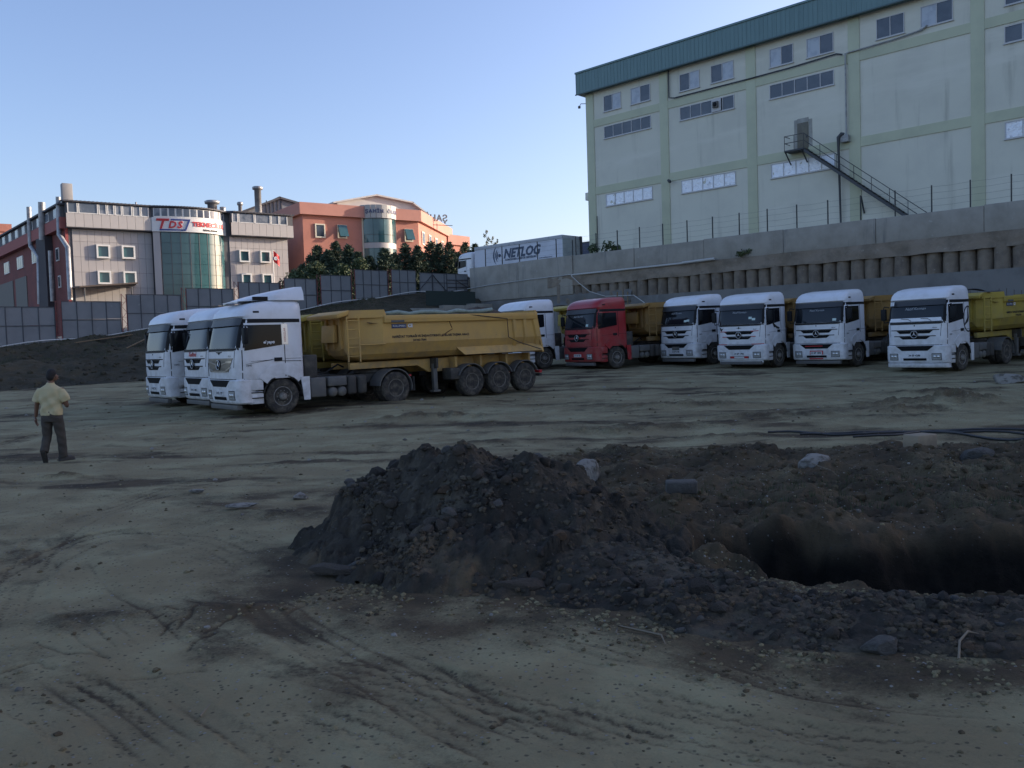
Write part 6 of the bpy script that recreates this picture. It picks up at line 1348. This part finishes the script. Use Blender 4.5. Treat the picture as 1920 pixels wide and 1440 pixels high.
sc_.build('rust_streak', mat('rust_mark', (.11, .055, .025), .9), RG['t1t'])

# ================================================================== VEHICLES ON THE UPPER ROAD
BOXW = mat('trailer_white', (.55, .58, .64), .5, var=((.48, .51, .56), .7, .4, .7)); BOXR = mat('trailer_rear', (.36, .40, .40), .6, var=((.28, .31, .31), 1.5, .4, .7)); NAVY = mat('lettering_navy', (.05, .075, .12), .6)
nl = tag(empty('box_trailer', (0, 0, 0), W.a), 'white curtain side trailer with dark lettering parked on the upper road', 'trailer')
(xa, _), (xb, zt) = W.on(890, 480, 56), W.on(1054, 438, 56); zt = 11.08
MB().box(xa, xb-.02, 56.0, 58.5, 8.5, zt-.32).build('curtain', BOXW, nl); MB().box(xa, xb, 55.97, 58.53, zt-.32, zt).build('roof_rail', mat('rail_grey', (.40, .42, .44), .6, var=((.25, .26, .27), 3, .55, .7)), nl, .03)
MB().box(xb-.02, xb+.06, 56.0, 58.5, 8.45, zt-.33).build('rear_door', BOXR, nl); MB().box(xb+.05, xb+.12, 58.25, 58.53, 8.4, zt).build('door_post', STEEL, nl); MB().box(xb+.06, xb+.11, 57.2, 57.26, 8.5, zt-.4).build('lock_rod', STEEL, nl)
MB().box(xa, xb, 56.3, 58.2, 8.2, 8.5).build('chassis_frame', CHASSIS, nl)
for x in (xb-1.2, xb-2.5, xb-3.8): 
    for y in (56.25, 58.3): link('wheel', TY_T, nl, (x, y, 7.87))
def nt_text(txt, size, px, py, m, shear=0., bold=0.): 
    x, z_ = W.on(px, py, 55.98); link('lettering', text_mesh(txt, size, m, .004, lambda a_, b_, c_: Vector((x+a_, 55.985-c_, z_+b_)), shear, bold=bold), nl)
nt_text('NETLOG', 1.12, 977, 472.5, NAVY, .28, .045); nt_text('KONTEYNER LOJ\u0130ST\u0130K SERV\u0130SLER\u0130', .245, 976, 484, NAVY, .15, .006); nt_text('www.netlog.com.tr', .2, 1023, 482, NAVY)
x0, z0 = W.on(937, 479, 55.98); aw = MB()
for r_, w_ in ((.42, .05), (.62, .06), (.90, .07)): aw.slab(lambda u, v, s_: (x0-.05-(r_-w_*v*2*sin(pi*u))*cos(-1+2*u)*1.0+.1, 55.985 if not s_ else 55.96, z0+(r_)*sin(-1+2*u)*1.05), 16, 1)
aw.lathe([(.001, 55.95), (.15, 55.955), (.15, 55.99)], 'y', 16, (x0-.02, 0, z0)); aw.build('wave_mark', NAVY, nl)
for k in range(2): pass
ut = tag(copy_tree(white0), 'white truck cab on the upper road at the left end of the trailer', 'truck')
for c in list(ut.children):
    if c.name.split('.')[0] in ('lettering', 'plate_lettering', 'wing_badge'): bpy.data.objects.remove(c)
a = W.w(xa-1.2, 57.2); ut.matrix_world = Matrix.Translation((a.x, a.y, 7.35)) @ Matrix.Rotation(W.a+pi, 4, 'Z')
bt = tag(empty('blue_trailer', (0, 0, 0), W.a), 'dark blue trailer with a pale blue wave print beside the factory corner', 'trailer')
xl, zt2 = W.on(1087, 457, 66); MB().box(xl, xl+11, 66, 68.5, 8.2, zt2).build('body', mat('body_navy', (.03, .045, .09), .5), bt); MB().box(xl-.05, xl+11, 65.97, 68.53, zt2, zt2+.12).build('roof_rail', STEEL, bt)
def wv(u, v, s_):
    x = xl+.9+4*u; return (x, 65.97 if s_ else 65.99, 8.25+(zt2-8.7)*v*min(1, (.35+1.9*u)))
MB().slab(wv, 14, 6).build('wave_print', mat('wave_blue', (.30, .45, .68), .5, var=((.06, .13, .35), .55, .5, .56)), bt); MB().box(xl, xl+11, 66.3, 68.2, 7.9, 8.2).build('chassis_frame', CHASSIS, bt)
for x in (xl+1.4, xl+2.7): link('wheel', TY_T, bt, (x, 66.25, 7.87))

# ================================================================== THE MAN
def remesh(name, mb, m, parent, vox, sm=6, fac=.5):
    me_ = mb.mesh(name, None); o = bpy.data.objects.new(name, me_); COL.objects.link(o)
    md = o.modifiers.new('r', 'REMESH'); md.mode = 'VOXEL'; md.voxel_size = vox; md.use_smooth_shade = True
    if sm: s_ = o.modifiers.new('s', 'SMOOTH'); s_.iterations = sm; s_.factor = fac
    dg = bpy.context.evaluated_depsgraph_get(); m2 = bpy.data.meshes.new_from_object(o.evaluated_get(dg)); bpy.data.objects.remove(o); m2.name = name; m2.materials.clear(); m2.materials.append(m)
    for p_ in m2.polygons: p_.use_smooth = True
    return link(name, m2, parent)
def ell(mb, c, r, n=14, rot=None):
    V, Fc = [], []; 
    rings = []
    for i in range(1, n):
        th = pi*i/n; rings.append([Vector((r[0]*sin(th)*cos(2*pi*j/16), r[1]*sin(th)*sin(2*pi*j/16), r[2]*cos(th))) for j in range(16)])
    if rot: rings = [[rot @ v for v in R_] for R_ in rings]
    mb.loft([[v+Vector(c) for v in R_] for R_ in rings])
SKIN = mat('skin', (.15, .078, .05), .6); HAIR = mat('hair_dark', (.010, .009, .009), .8, bump=(60, .5)); SHIRT = mat('shirt_cream', (.47, .40, .23), .85, var=((.45, .40, .24), 5, .4, .7), bump=(9, .5, .03)); TROUS = mat('trousers_dark', (.046, .040, .033), .9, var=((.062, .054, .044), 5, .4, .7), bump=(10, .4, .02)); SHOE = mat('shoe_dark', (.03, .028, .026), .7)
pg = onz(102, 862, .0); man = tag(empty('person', (pg.x, pg.y, ground_z(pg.x, pg.y)), RAD(0)), 'man in a cream polo shirt and dark trousers walking away across the yard', 'person'); man.scale = (1.0, 1.0, 1.0)
bd = MB()   # x right, y away from the camera, z up
ell(bd, (.035, .03, 1.665), (.078, .098, .118)); ell(bd, (.045, .085, 1.63), (.055, .06, .075)); bd.tube([(.0, .0, 1.46), (.02, .02, 1.60)], [.062, .056], 12)
ell(bd, (.088, .125, 1.645), (.016, .024, .02)); ell(bd, (.112, .02, 1.655), (.014, .026, .034)); ell(bd, (-.045, .02, 1.655), (.014, .026, .034))  # nose to the right-away side, ears
ell(bd, (.085, .125, 1.60), (.03, .025, .012))
ell(bd, (0, 0, 1.30), (.17, .10, .2)); ell(bd, (0, 0, 1.02), (.155, .105, .16))
# left arm (image left) hangs away from the body, right arm bent in front
bd.tube([(-.20, 0, 1.42), (-.255, .0, 1.20), (-.29, .02, 1.10), (-.335, .06, .93), (-.35, .07, .87)], [.055, .048, .043, .034, .027], 12)
ell(bd, (-.36, .08, .81), (.022, .040, .052))
for k, (dy, ln) in enumerate(((-.028, .075), (-.008, .088), (.012, .084), (.03, .068))): bd.tube([(-.358, .08+dy, .78), (-.358+.012, .08+dy+.004, .78-ln*.55), (-.345+.022, .08+dy+.004, .78-ln)], [.0105, .0095, .008], 8)
bd.tube([(-.35, .045, .835), (-.335, .015, .80), (-.325, .01, .765)], [.013, .011, .009], 8)
bd.tube([(.20, 0, 1.42), (.265, .0, 1.20), (.275, .03, 1.10), (.20, .20, 1.06), (.13, .27, 1.10)], [.055, .048, .043, .034, .027], 12)
ell(bd, (.10, .31, 1.12), (.045, .04, .024))
for k, (dz_, ln) in enumerate(((.03, .07), (.01, .085), (-.01, .08), (-.028, .065))): bd.tube([(.08, .33, 1.12+dz_), (.04, .36, 1.12+dz_), (.04-ln*.3, .34, 1.12+dz_)], [.0105, .0095, .008], 8)
bd.tube([(.11, .30, 1.15), (.08, .29, 1.185), (.05, .30, 1.20)], [.013, .011, .009], 8)
for sx, P in ((-1, [(-.095, 0, .92), (-.125, .02, .52), (-.115, -.14, .20)]), (1, [(.095, 0, .92), (.125, .06, .50), (.125, .10, .12)])): bd.tube(P, [.075, .045, .034], 12)
body = remesh('body', bd, SKIN, man, .0075, 4)
hr = MB(); ell(hr, (.030, .012, 1.695), (.087, .104, .105)); ell(hr, (.022, -.025, 1.655), (.076, .075, .095)); remesh('hair', hr, HAIR, man, .01, 2)
sh = MB()
tor = [(.90, .198, .13, 0), (.98, .200, .132, 0), (1.10, .202, .13, 0), (1.24, .212, .13, 0), (1.34, .222, .125, 0), (1.42, .205, .11, 0), (1.465, .13, .09, .0), (1.50, .075, .07, .01)]
sh.loft([[(rx*math.copysign(abs(cos(2*pi*k/28))**.85, cos(2*pi*k/28)), oy+ry*math.copysign(abs(sin(2*pi*k/28))**.85, sin(2*pi*k/28)), z_) for k in range(28)] for z_, rx, ry, oy in tor])
sh.tube([(-.17, 0, 1.40), (-.24, .0, 1.28), (-.285, .0, 1.175)], [.078, .084, .082], 16); sh.tube([(.17, 0, 1.40), (.25, .0, 1.28), (.29, .01, 1.165)], [.078, .084, .082], 16)
sh.loft([[((.072+.006*q_)*cos(2*pi*k/20), .012+(.066+.006*q_)*sin(2*pi*k/20), z_) for k in range(20)] for q_, z_ in ((1, 1.47), (0, 1.535))])
so = remesh('shirt', sh, SHIRT, man, .011, 7)
for v in so.data.vertices:                                   # hanging folds
    x, y, z_ = v.co; k = math.exp(-((z_-1.12)/.2)**2); d_ = .010*sin(x*34+z_*16)+.008*sin(z_*30-x*18); v.co.y += d_*k*(1 if y > 0 else -1.4); v.co.x += .006*sin(z_*26+y*20)*k
tr = MB()
tr.loft([[(rx*cos(2*pi*k/24), ry*sin(2*pi*k/24), z_) for k in range(24)] for z_, rx, ry in ((1.0, .175, .12), (.92, .19, .13), (.84, .195, .135), (.78, .19, .13))])
tr.tube([(-.098, 0, .86), (-.112, .01, .68), (-.128, .03, .50), (-.13, -.04, .34), (-.125, -.12, .20)], [.108, .098, .085, .078, .078], 16)
tr.tube([(.098, 0, .86), (.112, .03, .68), (.125, .06, .50), (.128, .08, .30), (.128, .09, .08)], [.108, .098, .085, .08, .080], 16)
to = remesh('trousers', tr, TROUS, man, .011, 5)
for v in to.data.vertices: x, y, z_ = v.co; v.co.y += .006*sin(z_*38+x*25)
def shoe(c, R_):
    s_ = MB(); ell(s_, (0, .05, .05), (.048, .145, .048)); ell(s_, (0, -.055, .07), (.042, .06, .07)); s_.box(-.046, .046, -.105, .19, .0, .028)
    o = remesh('shoe', s_, SHOE, man, .008, 3); o.location = c; o.rotation_euler = R_
shoe((.145, .10, .0), (0, 0, -.75)); shoe((-.13, -.13, .12), (RAD(-62), 0, .15))
